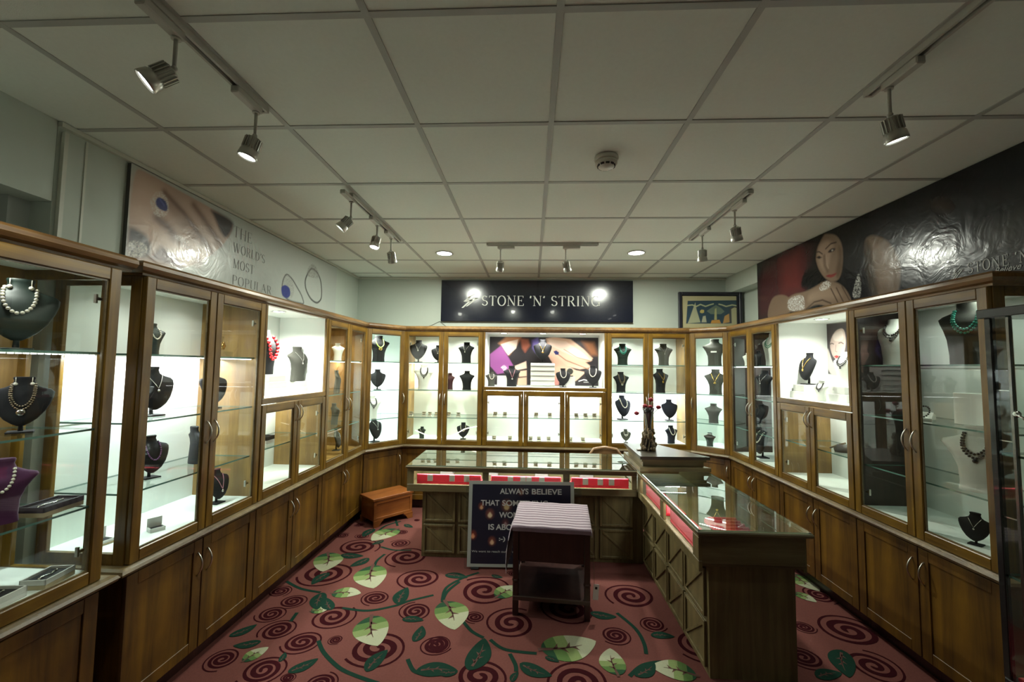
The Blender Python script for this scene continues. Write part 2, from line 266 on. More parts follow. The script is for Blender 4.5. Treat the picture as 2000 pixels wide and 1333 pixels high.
LB=[['poly',[0.44,0.31,0.24],0.01,[[2.096,2.59],[2.124,2.603],[2.842,2.574],[2.824,2.476],[2.752,2.373],[2.615,2.239],[2.442,2.127],[2.075,2.091],[2.076,2.227],[2.078,2.433]]],['poly',[0.02,0.012,0.014],0.03,[[2.612,2.577],[2.842,2.574],[2.829,2.496],[2.773,2.415],[2.71,2.465],[2.659,2.535]]],['poly',[0.54,0.385,0.3],0.1,[[2.103,2.583],[2.243,2.575],[2.324,2.512],[2.233,2.372],[2.467,2.312],[2.613,2.264],[2.516,2.173],[2.096,2.288],[2.078,2.433]]],['poly',[0.34,0.23,0.175],0.05,[[2.25,2.482],[2.324,2.512],[2.457,2.445],[2.61,2.314],[2.548,2.296],[2.386,2.389]]],['line',[0.13,0.065,0.045],0.022,[[2.279,2.539],[2.417,2.47],[2.52,2.394],[2.655,2.293]]],['line',[0.14,0.07,0.05],0.025,[[2.489,2.546],[2.575,2.488],[2.668,2.417],[2.729,2.366]]],['line',[0.1,0.05,0.04],0.03,[[2.241,2.375],[2.319,2.343],[2.365,2.304]]],['line',[0.2,0.11,0.08],0.03,[[2.365,2.304],[2.451,2.268],[2.555,2.199]]],['poly',[0.03,0.025,0.03],0.03,[[2.082,2.277],[2.179,2.26],[2.213,2.213],[2.211,2.141],[2.081,2.1],[2.076,2.227]]],['poly',[0.1,0.045,0.05],0.03,[[2.203,2.132],[2.277,2.225],[2.346,2.207],[2.442,2.131]]],['speck',[0.6,0.58,0.5],0.03,[[2.081,2.201],[2.167,2.214],[2.2,2.181],[2.173,2.131],[2.085,2.101]]],['speck',[0.62,0.6,0.55],0.03,[[2.188,2.456],[2.222,2.525],[2.271,2.539],[2.307,2.497],[2.312,2.431],[2.273,2.39],[2.225,2.384],[2.198,2.417]]],['poly',[0.03,0.04,0.16],0.006,[[2.222,2.47],[2.24,2.5],[2.286,2.496],[2.306,2.459],[2.295,2.432],[2.253,2.431],[2.228,2.444]]],['line',[0.1,0.13,0.35],0.006,[[2.249,2.489],[2.28,2.464]]],['speck',[0.75,0.72,0.68],0.02,[[2.348,2.306],[2.391,2.328],[2.467,2.312],[2.469,2.289],[2.394,2.29]]],['ring',[0.1,0.1,0.1],0.014,[[3.505,2.344],[3.455,2.272],[3.445,2.172],[3.523,2.12],[3.621,2.113],[3.723,2.117],[3.809,2.118],[3.759,2.194],[3.67,2.259],[3.595,2.313]]],['speck',[0.3,0.3,0.28],0.03,[[3.441,2.215],[3.487,2.334],[3.563,2.34],[3.63,2.252],[3.619,2.135],[3.449,2.119]]],['poly',[0.035,0.045,0.22],0.006,[[3.441,2.215],[3.495,2.242],[3.562,2.227],[3.581,2.169],[3.541,2.128],[3.466,2.132],[3.441,2.172]]],['ring',[0.07,0.07,0.07],0.018,[[3.915,2.492],[3.851,2.428],[3.802,2.345],[3.819,2.264],[3.916,2.184],[4.038,2.159],[4.122,2.217],[4.122,2.308],[4.094,2.406],[4.026,2.468]]],['speck',[0.22,0.22,0.2],0.03,[[3.868,2.506],[3.959,2.541],[4.037,2.483],[4.068,2.413],[3.81,2.383]]]]
BP=[['poly',[0.02,0.016,0.018],0.02,[[-0.519,1.913],[0.796,1.924],[0.795,1.343],[-0.509,1.324]]],['poly',[0.45,0.2,0.09],0.03,[[-0.398,1.836],[-0.303,1.915],[-0.125,1.91],[-0.183,1.802],[-0.265,1.695],[-0.362,1.813]]],['poly',[0.78,0.62,0.5],0.01,[[-0.368,1.824],[-0.267,1.861],[-0.16,1.886],[-0.183,1.779],[-0.277,1.694],[-0.313,1.742]]],['poly',[0.26,0.07,0.24],0.012,[[-0.497,1.704],[-0.362,1.813],[-0.216,1.577],[-0.286,1.493],[-0.404,1.468],[-0.489,1.561]]],['poly',[0.3,0.09,0.05],0.03,[[-0.136,1.898],[-0.041,1.887],[-0.017,1.816],[-0.075,1.732],[-0.111,1.779]]],['poly',[0.12,0.09,0.3],0.03,[[0.007,1.876],[0.077,1.912],[0.102,1.793],[0.055,1.722],[0.013,1.781]]],['poly',[0.66,0.42,0.3],0.015,[[0.172,1.901],[0.267,1.92],[0.467,1.892],[0.62,1.775],[0.726,1.67],[0.702,1.635],[0.644,1.622],[0.714,1.564],[0.574,1.539],[0.41,1.572],[0.244,1.7],[0.197,1.794]]],['poly',[0.8,0.6,0.48],0.02,[[0.196,1.889],[0.408,1.868],[0.597,1.739],[0.714,1.646],[0.538,1.68],[0.362,1.749],[0.22,1.818]]],['poly',[0.62,0.38,0.27],0.01,[[0.196,1.806],[0.244,1.736],[0.41,1.584],[0.527,1.527],[0.644,1.505],[0.527,1.398],[0.387,1.431],[0.258,1.382],[0.245,1.617],[0.173,1.735]]],['line',[0.3,0.16,0.1],0.012,[[0.268,1.748],[0.409,1.643],[0.679,1.54]]],['line',[0.4,0.22,0.15],0.008,[[0.385,1.773],[0.538,1.68],[0.702,1.635]]],['poly',[0.015,0.02,0.1],0.006,[[0.262,1.742],[0.291,1.76],[0.327,1.737],[0.321,1.707],[0.286,1.707]]],['poly',[0.72,0.5,0.38],0.012,[[-0.204,1.565],[-0.062,1.626],[-0.055,1.543],[-0.18,1.518]]],['poly',[0.7,0.46,0.33],0.012,[[-0.144,1.506],[-0.055,1.519],[-0.054,1.449],[-0.143,1.442]]],['poly',[0.68,0.44,0.31],0.012,[[-0.155,1.424],[-0.054,1.437],[-0.053,1.343],[-0.166,1.335]]],['poly',[0.55,0.25,0.22],0.015,[[0.258,1.418],[0.328,1.442],[0.329,1.348],[0.258,1.341]]],['poly',[0.25,0.1,0.04],0.05,[[0.597,1.869],[0.737,1.859],[0.784,1.706],[0.702,1.705]]],['poly',[0.02,0.016,0.018],0.02,[[0.527,1.398],[0.656,1.458],[0.795,1.483],[0.795,1.343],[0.528,1.339]]],['line',[0.7,0.7,0.7],0.01,[[0.562,1.398],[0.621,1.417],[0.656,1.409]]],['line',[0.4,0.4,0.4],0.008,[[0.621,1.387],[0.691,1.388]]],['speck',[0.9,0.9,0.9],0.03,[[-0.364,1.551],[-0.323,1.581],[-0.287,1.546],[-0.322,1.504]]]]
RP=[['poly',[0.06,0.045,0.05],0.01,[[3.581,1.941],[3.257,1.934],[3.266,1.519],[3.587,1.532]]],['poly',[0.62,0.47,0.42],0.008,[[3.493,1.83],[3.439,1.881],[3.352,1.891],[3.334,1.783],[3.363,1.677],[3.426,1.634],[3.487,1.672],[3.516,1.756]]],['poly',[0.8,0.68,0.62],0.01,[[3.479,1.847],[3.414,1.869],[3.365,1.874],[3.357,1.793],[3.469,1.791]]],['line',[0.12,0.08,0.07],0.008,[[3.515,1.77],[3.489,1.778],[3.47,1.771]]],['line',[0.12,0.08,0.07],0.008,[[3.413,1.774],[3.388,1.779],[3.364,1.768]]],['line',[0.35,0.22,0.19],0.006,[[3.445,1.762],[3.453,1.712],[3.435,1.707]]],['poly',[0.5,0.05,0.05],0.004,[[3.472,1.671],[3.442,1.681],[3.412,1.67],[3.44,1.654]]],['poly',[0.66,0.6,0.56],0.01,[[3.542,1.753],[3.518,1.7],[3.49,1.625],[3.44,1.588],[3.407,1.516],[3.521,1.523],[3.568,1.636]]],['poly',[0.3,0.36,0.06],0.012,[[3.315,1.932],[3.285,1.937],[3.286,1.797],[3.316,1.782]]],['poly',[0.06,0.05,0.13],0.01,[[3.277,1.936],[3.245,1.937],[3.258,1.692],[3.289,1.693]]],['poly',[0.06,0.045,0.05],0.01,[[3.574,1.941],[3.488,1.932],[3.351,1.918],[3.439,1.881],[3.493,1.83],[3.522,1.757],[3.549,1.758],[3.574,1.797]]]]
FP=[['poly',[0.42,0.38,0.22],0.0,[[1.773,2.381],[2.583,2.4],[2.576,2.127],[2.308,2.077],[1.751,2.046]]],['poly',[0.03,0.06,0.085],0.004,[[1.807,2.348],[2.544,2.361],[2.533,2.103],[2.25,2.086],[1.786,2.082]]],['poly',[0.36,0.37,0.24],0.004,[[1.804,2.085],[1.834,2.163],[1.882,2.301],[1.894,2.331],[1.905,2.253],[1.949,2.098]]],['line',[0.4,0.42,0.24],0.014,[[1.806,2.294],[1.859,2.301],[1.905,2.283],[1.952,2.307],[2.01,2.284],[2.057,2.302],[2.098,2.314]]],['line',[0.42,0.42,0.25],0.014,[[2.162,2.311],[2.196,2.303],[2.242,2.285],[2.312,2.303],[2.37,2.292],[2.416,2.304]]],['poly',[0.45,0.36,0.12],0.004,[[1.945,2.23],[1.963,2.248],[1.992,2.242],[1.992,2.212],[1.968,2.203],[1.945,2.212]]],['poly',[0.36,0.36,0.25],0.004,[[1.961,2.098],[1.979,2.17],[2.009,2.176],[2.019,2.099]]],['poly',[0.13,0.17,0.13],0.004,[[2.021,2.23],[2.08,2.272],[2.127,2.302],[2.184,2.267],[2.224,2.225],[2.183,2.195],[2.067,2.194]]],['poly',[0.38,0.38,0.18],0.004,[[2.106,2.129],[2.114,2.254],[2.132,2.266],[2.135,2.129]]],['poly',[0.5,0.25,0.06],0.004,[[2.065,2.087],[2.077,2.123],[2.164,2.13],[2.181,2.088]]],['poly',[0.45,0.25,0.08],0.004,[[2.204,2.088],[2.223,2.172],[2.275,2.202],[2.279,2.101]]],['poly',[0.4,0.37,0.22],0.004,[[2.302,2.089],[2.3,2.255],[2.335,2.274],[2.387,2.268],[2.397,2.22],[2.366,2.09]]],['line',[0.08,0.05,0.03],0.008,[[2.291,2.101],[2.288,2.255],[2.335,2.28],[2.381,2.268],[2.409,2.22],[2.389,2.113]]],['line',[0.35,0.27,0.27],0.01,[[2.418,2.102],[2.433,2.286],[2.537,2.304]]],['poly',[0.52,0.32,0.04],0.004,[[2.458,2.114],[2.465,2.185],[2.489,2.197],[2.523,2.18],[2.527,2.12]]],['poly',[0.3,0.4,0.45],0.004,[[2.483,2.191],[2.499,2.251],[2.512,2.191]]],['line',[0.3,0.12,0.03],0.01,[[2.44,2.322],[2.538,2.319]]]]
SP=[[-1.708,3.862,0.066],[-1.132,3.731,0.093],[-1.466,3.638,0.186],[-0.993,3.483,0.182],[-1.513,3.169,0.206],[-0.802,3.14,0.164],[-1.549,2.792,0.091],[-1.026,2.868,0.101],[-1.601,2.646,0.094],[-1.465,2.496,0.108],[-1.269,2.401,0.115],[-1.092,2.43,0.044],[-0.833,2.374,0.174],[-0.519,2.422,0.092],[-1.346,2.178,0.117],[-1.61,2.239,0.09],[-0.719,2.735,0.109],[-1.21,2.645,0.138],[-1.194,2.133,0.04],[-1.012,2.109,0.084],[-1.707,2.904,0.081],[-1.191,3.979,0.061],[-1.522,3.861,0.066],[-1.138,4.292,0.033],[-1.657,4.125,0.051],[-0.311,3.013,0.196],[-0.107,2.655,0.163],[-0.337,2.698,0.07],[-0.508,2.434,0.074],[0.696,3.01,0.174],[0.505,2.575,0.095],[0.754,2.699,0.086],[-0.242,2.203,0.149],[0.256,2.188,0.16],[0.258,2.829,0.182],[-0.115,3.266,0.053],[0.965,2.518,0.152],[1.668,2.731,0.071],[1.919,2.714,0.189],[1.489,2.455,0.108],[2.011,3.116,0.114],[1.824,2.406,0.135]]
LV=[[-1.253,4.055,-1.4,3.767,1],[-1.669,3.506,-1.55,3.193,1],[-1.216,3.317,-1.085,2.985,1],[-1.344,2.903,-1.146,2.917,1],[-0.976,2.667,-0.837,2.393,1],[-0.557,2.86,-0.437,2.564,1],[-1.378,2.69,-1.274,2.741,1],[-1.492,2.227,-1.429,2.346,1],[-1.479,4.038,-1.511,3.847,0],[-1.3,3.789,-1.369,3.686,0],[-1.544,3.479,-1.351,3.468,0],[-1.295,3.437,-1.386,3.283,0],[-1.498,3.18,-1.537,3.004,0],[-0.851,2.801,-0.854,3.016,0],[-1.411,2.907,-1.344,2.707,0],[-1.252,2.713,-1.352,2.845,0],[-1.215,2.168,-1.112,2.276,0],[-0.823,2.197,-0.771,2.367,0],[-0.645,2.442,-0.638,2.589,0],[-0.575,2.218,-0.359,2.232,0],[-1.226,4.177,-1.124,4.099,0],[-0.777,2.646,-0.643,2.642,0],[-1.3,2.239,-1.314,2.31,0],[-1.497,2.386,-1.628,2.344,0],[-1.707,2.419,-1.621,2.537,0],[-0.618,3.203,-0.513,3.23,0],[0.067,2.424,0.383,2.514,1],[0.455,2.252,0.451,2.458,1],[0.855,2.273,0.639,2.331,1],[-0.225,2.929,-0.068,3.086,1],[-0.304,2.239,-0.253,2.499,0],[-0.36,2.225,-0.474,2.218,0],[-0.046,2.306,0.119,2.226,0],[-0.084,2.175,-0.052,2.245,0],[-0.282,3.233,-0.196,3.197,0],[-0.628,3.208,-0.454,3.179,0],[0.388,2.792,0.549,2.757,0],[0.088,2.363,0.162,2.33,0],[0.54,2.253,0.667,2.352,0],[0.711,2.588,0.847,2.584,0],[2.017,3.409,2.046,3.164,1],[1.851,3.135,1.931,3.017,1],[1.746,2.528,1.626,2.311,0],[1.46,2.301,1.614,2.343,0]]
ST=[[[-1.739,3.036],[-1.582,2.947],[-1.411,2.907]],[[-1.195,2.739],[-1.023,2.721],[-0.872,2.784],[-0.787,2.852],[-0.637,2.936]],[[-1.186,2.418],[-1.107,2.324],[-0.978,2.221],[-0.873,2.171],[-0.718,2.119]],[[-1.192,3.517],[-1.214,3.396],[-1.194,3.286]],[[-1.275,3.652],[-1.14,3.597],[-0.984,3.608]],[[-1.356,4.293],[-1.28,4.121]],[[-1.453,2.671],[-1.44,2.575]],[[-0.641,2.302],[-0.591,2.226],[-0.543,2.201]],[[-0.573,2.851],[-0.564,2.983],[-0.497,3.133]],[[-1.42,3.884],[-1.402,4.111],[-1.279,4.262]],[[-0.577,2.871],[-0.581,3.031],[-0.485,3.176],[-0.372,3.27]],[[-0.411,2.664],[-0.335,2.558],[-0.253,2.499]],[[-0.22,2.489],[-0.127,2.411],[0.059,2.389]],[[-0.102,2.379],[-0.068,2.295],[-0.063,2.244]],[[0.559,2.803],[0.636,2.65],[0.653,2.522],[0.64,2.416]],[[0.511,2.251],[0.604,2.338],[0.73,2.367],[0.816,2.32]]]
BUSTS=[('L0', 0, 0.814, 0.17, 0.265, -38, 's', 'green', 'pearl', 'with pearl drop earrings'),
('L0', 1, 0.849, 0.17, 0.206, -42, 's', 'black', 'bead', 'with silver pendant'),
('L0', 2, 0.776, 0.14, 0.224, -40, 'b', 'purple', 'pearl', ''),
('L1', 0, 0.304, 0.22, 0.162, -5, 'b', 'green', 'pearl', 'behind the left door'),
('L1', 0, 0.758, 0.19, 0.152, 0, 'e', 'clear', 'goldflower', 'with gold flower pendant'),
('L1', 1, 0.262, 0.16, 0.245, -12, 's', 'black', 'silver', 'behind the left door'),
('L1', 1, 0.657, 0.16, 0.224, -12, 's', 'black', 'silver', 'between the two doors'),
('L1', 2, 0.272, 0.16, 0.207, -15, 's', 'black', 'purple', 'behind the left door'),
('L1', 2, 0.603, 0.2, 0.208, 60, 'b', 'black', 'silver', 'turned sideways behind the left door'),
('L1', 3, 0.685, 0.12, 0.197, -5, 's', 'black', 'pink', 'behind the right door'),
('L2', 1.48, 0.364, 0.2, 0.323, 0, 't', 'black', 'red', 'tall, on stacked white blocks'),
('L2', 1.42, 0.749, 0.18, 0.279, -12, 'b', 'tweed', 'silver', 'on white riser'),
('L3', 0, 0.575, 0.16, 0.171, -30, 'b', 'white', 'none', 'behind the left door'),
('L3', 1, 0.586, 0.16, 0.212, 20, 'b', 'tweed', 'none', 'behind the left door'),
('L3', 2, 0.559, 0.16, 0.202, 50, 'b', 'tweed', 'none', 'behind the left door'),
('L3', 3, 0.579, 0.14, 0.206, 10, 's', 'tweed', 'silver', 'behind the left door'),
('LC', 0, 0.246, 0.14, 0.288, -10, 'b', 'black', 'lime', 'with round gold pendant'),
('LC', 1, 0.24, 0.14, 0.221, -25, 's', 'black', 'none', ''),
('LC', 2, 0.176, 0.12, 0.245, -5, 'b', 'white', 'dark', ''),
('LC', 3, 0.203, 0.1, 0.26, 20, 's', 'black', 'silver', ''),
('B1', 0, 0.118, 0.14, 0.256, 5, 's', 'black', 'silver', 'behind the left door'),
('B1', 0, 0.342, 0.16, 0.2, 5, 's', 'black', 'silver', 'beside the middle stile'),
('B1', 1, 0.191, 0.14, 0.279, 10, 'b', 'white', 'dark', 'behind the left door'),
('B1', 3, 0.185, 0.12, 0.131, -20, 'b', 'green', 'silver', 'behind the left door'),
('B1', 0, 0.673, 0.14, 0.238, -15, 'b', 'black', 'silver', 'behind the right door'),
('B1', 1, 0.484, 0.14, 0.188, -25, 'b', 'maroon', 'none', 'behind the right door'),
('B1', 1, 0.688, 0.12, 0.215, -6, 'b', 'black', 'none', 'behind the right door'),
('B1', 3, 0.658, 0.12, 0.185, 5, 's', 'black', 'pearl', 'behind the right door'),
('B2', 1.335, 0.086, 0.1, 0.162, 15, 'b', 'tweed', 'pearl', 'far left'),
('B2', 1.335, 0.316, 0.12, 0.234, 10, 'b', 'black', 'pink', 'with crescent pendant'),
('B2', 1.605, 0.663, 0.16, 0.267, 0, 's', 'black', 'gold', 'atop the ridged white riser'),
('B2', 1.335, 0.893, 0.1, 0.212, 5, 's', 'black', 'pearl', 'right of the riser'),
('B2', 1.335, 1.227, 0.12, 0.245, -10, 's', 'black', 'pearl', 'far right'),
('B3', 0, 0.206, 0.14, 0.238, 0, 'b', 'green', 'turq', 'behind the left door'),
('B3', 1, 0.187, 0.14, 0.225, 10, 'b', 'black', 'bead', 'behind the left door'),
('B3', 2, 0.204, 0.14, 0.267, 25, 's', 'navy', 'pearl', 'behind the left door'),
('B3', 3, 0.232, 0.12, 0.145, 0, 's', 'tweed', 'pearl', 'behind the left door'),
('B3', 0, 0.662, 0.14, 0.242, 0, 'b', 'tweed', 'silver', 'behind the right door'),
('B3', 1, 0.625, 0.14, 0.265, 25, 'b', 'black', 'gold', 'behind the right door'),
('B3', 2, 0.711, 0.12, 0.231, 0, 's', 'navy', 'none', 'behind the right door'),
('B3', 3, 0.73, 0.12, 0.194, 20, 'b', 'navy', 'pearl', 'behind the right door'),
('RC', 0, 0.21, 0.14, 0.287, 8, 'b', 'tweed', 'none', 'with white label'),
('RC', 1, 0.215, 0.14, 0.267, 8, 'b', 'tweed', 'gold', ''),
('RC', 2, 0.195, 0.12, 0.205, 8, 'b', 'gray', 'none', ''),
('RC', 3, 0.153, 0.12, 0.142, 8, 'b', 'green', 'none', ''),
('R3', 0, 0.094, 0.12, 0.129, 20, 'b', 'white', 'none', 'behind the left door'),
('R3', 0, 0.085, 0.23, 0.151, 10, 'b', 'black', 'none', 'behind the right door'),
('R3', 0, 0.46, 0.16, 0.295, 15, 't', 'white', 'green', 'behind the right door'),
('R3', 1, 0.234, 0.2, 0.262, 15, 'b', 'black', 'silver', 'behind the right door'),
('R3', 2, 0.147, 0.2, 0.237, 0, 's', 'black', 'none', 'behind the right door'),
('R3', 3, 0.287, 0.14, 0.278, 0, 's', 'black', 'pearl', 'behind the right door'),
('R2', 1.445, 0.089, 0.18, 0.252, 0, 's', 'black', 'gold', 'on clear riser'),
('R2', 1.335, 0.384, 0.08, 0.149, 15, 'b', 'white', 'dark', 'small, at the front'),
('R2', 1.445, 0.403, 0.24, 0.249, 10, 't', 'white', 'dark', 'large, on the risers'),
('R1', 0, 0.082, 0.19, 0.282, 25, 't', 'white', 'dark', 'behind the left door'),
('R1', 0, 0.565, 0.14, 0.309, 30, 't', 'tweed', 'turq', 'behind the right door'),
('R1', 2, 0.602, 0.12, 0.316, 30, 'b', 'white', 'dark', 'behind the right door'),
('R1', 3, 0.588, 0.1, 0.148, 30, 's', 'black', 'silver', 'behind the right door')]

# ================================================================ SETTING
CZ=2.6406; GX=.0782; GY=1.8144
XL,XR,YB,YF=-2.15,2.45,5.05,-1.7
m=MB(); m.box(-2.5,2.6,YF-.1,YB+.1,-.06,0); floor=struct(m.build('floor',CARPET)); floor['label']='dusty pink carpet with maroon spirals and green leaves'
# carpet figures: flat inlaid pile shapes on the carpet
def carpet_mesh():
    mb=MB(); zz=[.0006]
    def inside(x,y): return True
    def ribbon(pts,wd,mi,z):
        mb.m=mi; vs=[];N=len(pts)
        for i,(x,y) in enumerate(pts):
            ax,ay=pts[max(i-1,0)]; bx,by=pts[min(i+1,N-1)]; dx,dy=bx-ax,by-ay; l=math.hypot(dx,dy) or 1
            ww=wd(i/(N-1))/2; vs+=[(x-dy/l*ww,y+dx/l*ww,z),(x+dy/l*ww,y-dx/l*ww,z)]
        mb.add(vs,[[2*i,2*i+1,2*i+3,2*i+2] for i in range(N-1)])
    rnd=random.Random(3)
    for i,(cx,cy,r) in enumerate(SP):
        turns=2.7 if r>.12 else 3.1; hand=1 if i%2 else -1; ph=rnd.random()*6.28; N=int(30*turns); asp=rnd.uniform(.88,1.0)
        pts=[]
        for k in range(N+1):
            t=k/N; rad=r*(.07+.93*t)*(1+.03*math.sin(7*t*6.28+i)); a=ph+hand*turns*6.283*t
            pts.append((cx+rad*math.cos(a),cy+asp*rad*math.sin(a)))
        bw=r*.155+.003
        ribbon(pts,lambda t:bw*(.45+.75*math.sin(math.pi*min(1,t*1.05+.12))),0,.0007+.00001*i)
    for i,st in enumerate(ST):
        P=[Vector((*p,0)) for p in st]
        if len(P)<3: P=[P[0],(P[0]+P[1])/2,P[1]]
        pts=[]
        for k in range(len(P)-1):
            p0=P[max(k-1,0)];p1=P[k];p2=P[k+1];p3=P[min(k+2,len(P)-1)]
            for q in range(8):
                t=q/8; v=.5*((2*p1)+(-p0+p2)*t+(2*p0-5*p1+4*p2-p3)*t*t+(-p0+3*p1-3*p2+p3)*t**3); pts.append((v.x,v.y))
        ribbon(pts,lambda t:.022,5,.0012+.00001*i)
    for i,(ax,ay,bx,by,lt) in enumerate(LV):
        dx,dy=bx-ax,by-ay; L=math.hypot(dx,dy); ux,uy=dx/L,dy/L; nx,ny=-uy,ux; hw=L*(.33 if lt else .24); z=.0017+.00002*i; bend=.10*(1 if i%2 else -1)
        def P(t,s):  # t along, s across -1..1
            wv=hw*(math.sin(math.pi*min(1,t)**.8)**.75 if 0<t<1 else 0); off=bend*L*math.sin(math.pi*t)*.6
            return (ax+ux*L*t+nx*(s*wv+off),ay+uy*L*t+ny*(s*wv+off),z)
        N=20
        for k in range(N):
            for side in (-1,1):
                if lt:
                    tt=(k+.5)/N+(.04 if side>0 else -.04); mb.m=1 if tt<.14 else 2 if tt<.34 else 3 if tt<.55 else 4
                else: mb.m=5
                a,b=k/N,(k+1)/N; q=[P(a,0),P(b,0),P(b,side),P(a,side)]
                mb.add(q if side<0 else q[::-1],[[0,1,2,3]])
        mb.m=6
        nb=6 if lt else 5; t0=-.05 if lt else .12; t1=.72 if lt else .8
        pts=[]
        for k in range(nb*2+1):
            t=t0+(t1-t0)*k/(nb*2); x,y,_=P(min(max(t,.001),.999),0); x+=ux*L*min(t,0); y+=uy*L*min(t,0); pts.append((x,y))
        vs=[];N2=len(pts)
        ribbon(pts,lambda t:hw*(.20*(1-t)+.03),6,z+.0004)
        for k,(t,s) in enumerate(((.2,1),(.32,-1),(.42,1),(.52,-1))):
            x0,y0,_=P(t,0); x1,y1,_=P(t+.12,s*.42); x2,y2,_=P(t+.08,0)
            mb.add([(x0,y0,z+.0004),(x2,y2,z+.0004),(x1,y1,z+.0004)],[[0,1,2] if s>0 else [0,1,2]])
    return mb
cm=carpet_mesh(); cf=cm.build('carpet_figures',[MAROON]+LGREEN+[DGREEN,TAUPE],floor); cf['kind']='stuff'
# normals up
bm=bmesh.new(); bm.from_mesh(cf.data)
for f in bm.faces:
    if f.normal.z<0: f.normal_flip()
bm.to_mesh(cf.data); bm.free()
# ceiling: hung grid with separate tiles
m=MB(); m.box(-2.55,2.55,YF-.1,YB+.1,CZ+.03,CZ+.1); ceil=struct(m.build('ceiling',WALLG)); ceil['label']='white hung ceiling of square tiles in a metal grid'
xs=[GX+.6*i for i in range(-4,5)]; ys=[GY+.6*j for j in range(-6,6)]
g=MB()
for x in xs:
    if XL<x<XR: g.box(x-.012,x+.012,YF,YB,CZ-.001,CZ+.03)
for y in ys:
    if YF<y<YB: g.box(-2.45,XR,y-.012,y+.012,CZ-.0005,CZ+.03)
g.build('ceiling_grid',GRID,ceil)
tm={}
ex=[-2.45]+[x for x in xs if XL<x<XR]+[XR]; ey=[YF]+[y for y in ys if YF<y<YB]+[YB]
for i in range(len(ex)-1):
    for j in range(len(ey)-1):
        sx,sy=round(ex[i+1]-ex[i],3),round(ey[j+1]-ey[j],3)
        if (sx,sy) not in tm:
            t=MB(); t.box(-sx/2+.011,sx/2-.011,-sy/2+.011,sy/2-.011,.0025,.016,ch=.0015); tm[sx,sy]=t.mesh('ceiling_tile',CEIL)
        put('ceiling_tile',tm[sx,sy],ceil,((ex[i]+ex[i+1])/2,(ey[j]+ey[j+1])/2,CZ+random.uniform(-.0005,.0008)),(random.uniform(-.001,.001),random.uniform(-.001,.001),0))
m=MB(); m.box(-2.6,2.6,YB,YB+.1,0,CZ+.03); w=struct(m.build('wall_back',WALL))
m=MB(); m.box(XL-.1,XL,1.74,YB,0,CZ+.03); struct(m.build('wall_left',WALL))
m=MB(); m.box(-2.5,-2.42,YF,1.74,0,CZ+.03); m.box(-2.42,XL-.1,1.66,1.74,0,CZ+.03); struct(m.build('wall_left_recess',WALLG)).name='wall_left_near'
m=MB(); m.box(-2.42,XL+.004,YF,1.735,2.27,CZ+.002); struct(m.build('trim_1',WALL)); 
m=MB(); m.box(XR,XR+.1,YF,YB,0,CZ+.03); struct(m.build('wall_right',WALL))
m=MB(); m.box(2.295,XR,YF,YB,2.45,CZ+.001); struct(m.build('trim_2',WALL))
m=MB(); m.box(-2.6,2.6,YF-.1,YF,0,CZ+.03); struct(m.build('wall_front',WALLG))
m=MB(); m.box(XL,XL+.022,1.74,YB,CZ-.022,CZ-.001); struct(m.build('trim_3',mat('ceiling_angle_paint',(.55,.56,.48),.5)))
m=MB(); m.box(XL+.022,2.295,YB-.02,YB,CZ-.02,CZ-.001); struct(m.build('trim_4',MATS['ceiling_angle_paint']))
m=MB(); m.box(-2.155,-2.146,1.86,1.87,2.0,CZ-.03); m.box(-2.147,-2.13,1.755,1.772,2.0,2.6); struct(m.build('trim_5',MATS['ceiling_angle_paint']))
# ================================================================ CABINETS
CAB={'L0':(-1.72,.64,90,1.01),'L1':(-1.72,1.757,90,.843),'L2':(-1.72,2.60,90,.83),'L3':(-1.72,3.43,90,.84),
'LC':(-1.72,4.27,math.degrees(math.atan2(.38,.30)),.484),'B1':(-1.42,4.65,0,.885),'B2':(-.535,4.65,0,1.357),'B3':(.822,4.65,0,.893),
'RC':(1.72,4.65,math.degrees(math.atan2(-.26,.31)),.4046),'R3':(2.03,4.39,-90,.83),'R2':(2.03,3.56,-90,.81),'R1':(2.03,2.75,-90,.82)}
SH=[1.595,1.29,.985,.735]
ZB,ZT=.69,1.955
def bow(parent,x,z,y=-.022,label=None):
    if 'bow' not in MESHC:
        t=MB(); pts=[]
        for i in range(11):
            a=-1+2*i/10; pts.append((.0,-.026*(1-a*a)-.001,.058*a))
        t.tube(pts,[.0032+.0014*(1-abs(-1+2*i/10)) for i in range(11)],6)
        MESHC['bow']=t.mesh('handle',STEEL)
    return put('handle',MESHC['bow'],parent,(x,y,z))
MESHC={}
def hinge(parent,x,z,flip):
    if 'hinge' not in MESHC:
        t=MB(); t.box(-.004,.020,.0,.010,-.006,.006,ch=.001); t.box(.014,.022,.0,.012,-.018,.018,ch=.001); t.lathe([(.0045,0),(.0045,.012)],8,(0.004,0,0),Matrix.Rotation(R(-90),4,'X'))
        MESHC['hinge']=t.mesh('hinge',STEEL)
    o=put('hinge',MESHC['hinge'],parent,(x,.012,z)); o.scale=(-1 if flip else 1,1,1); return o
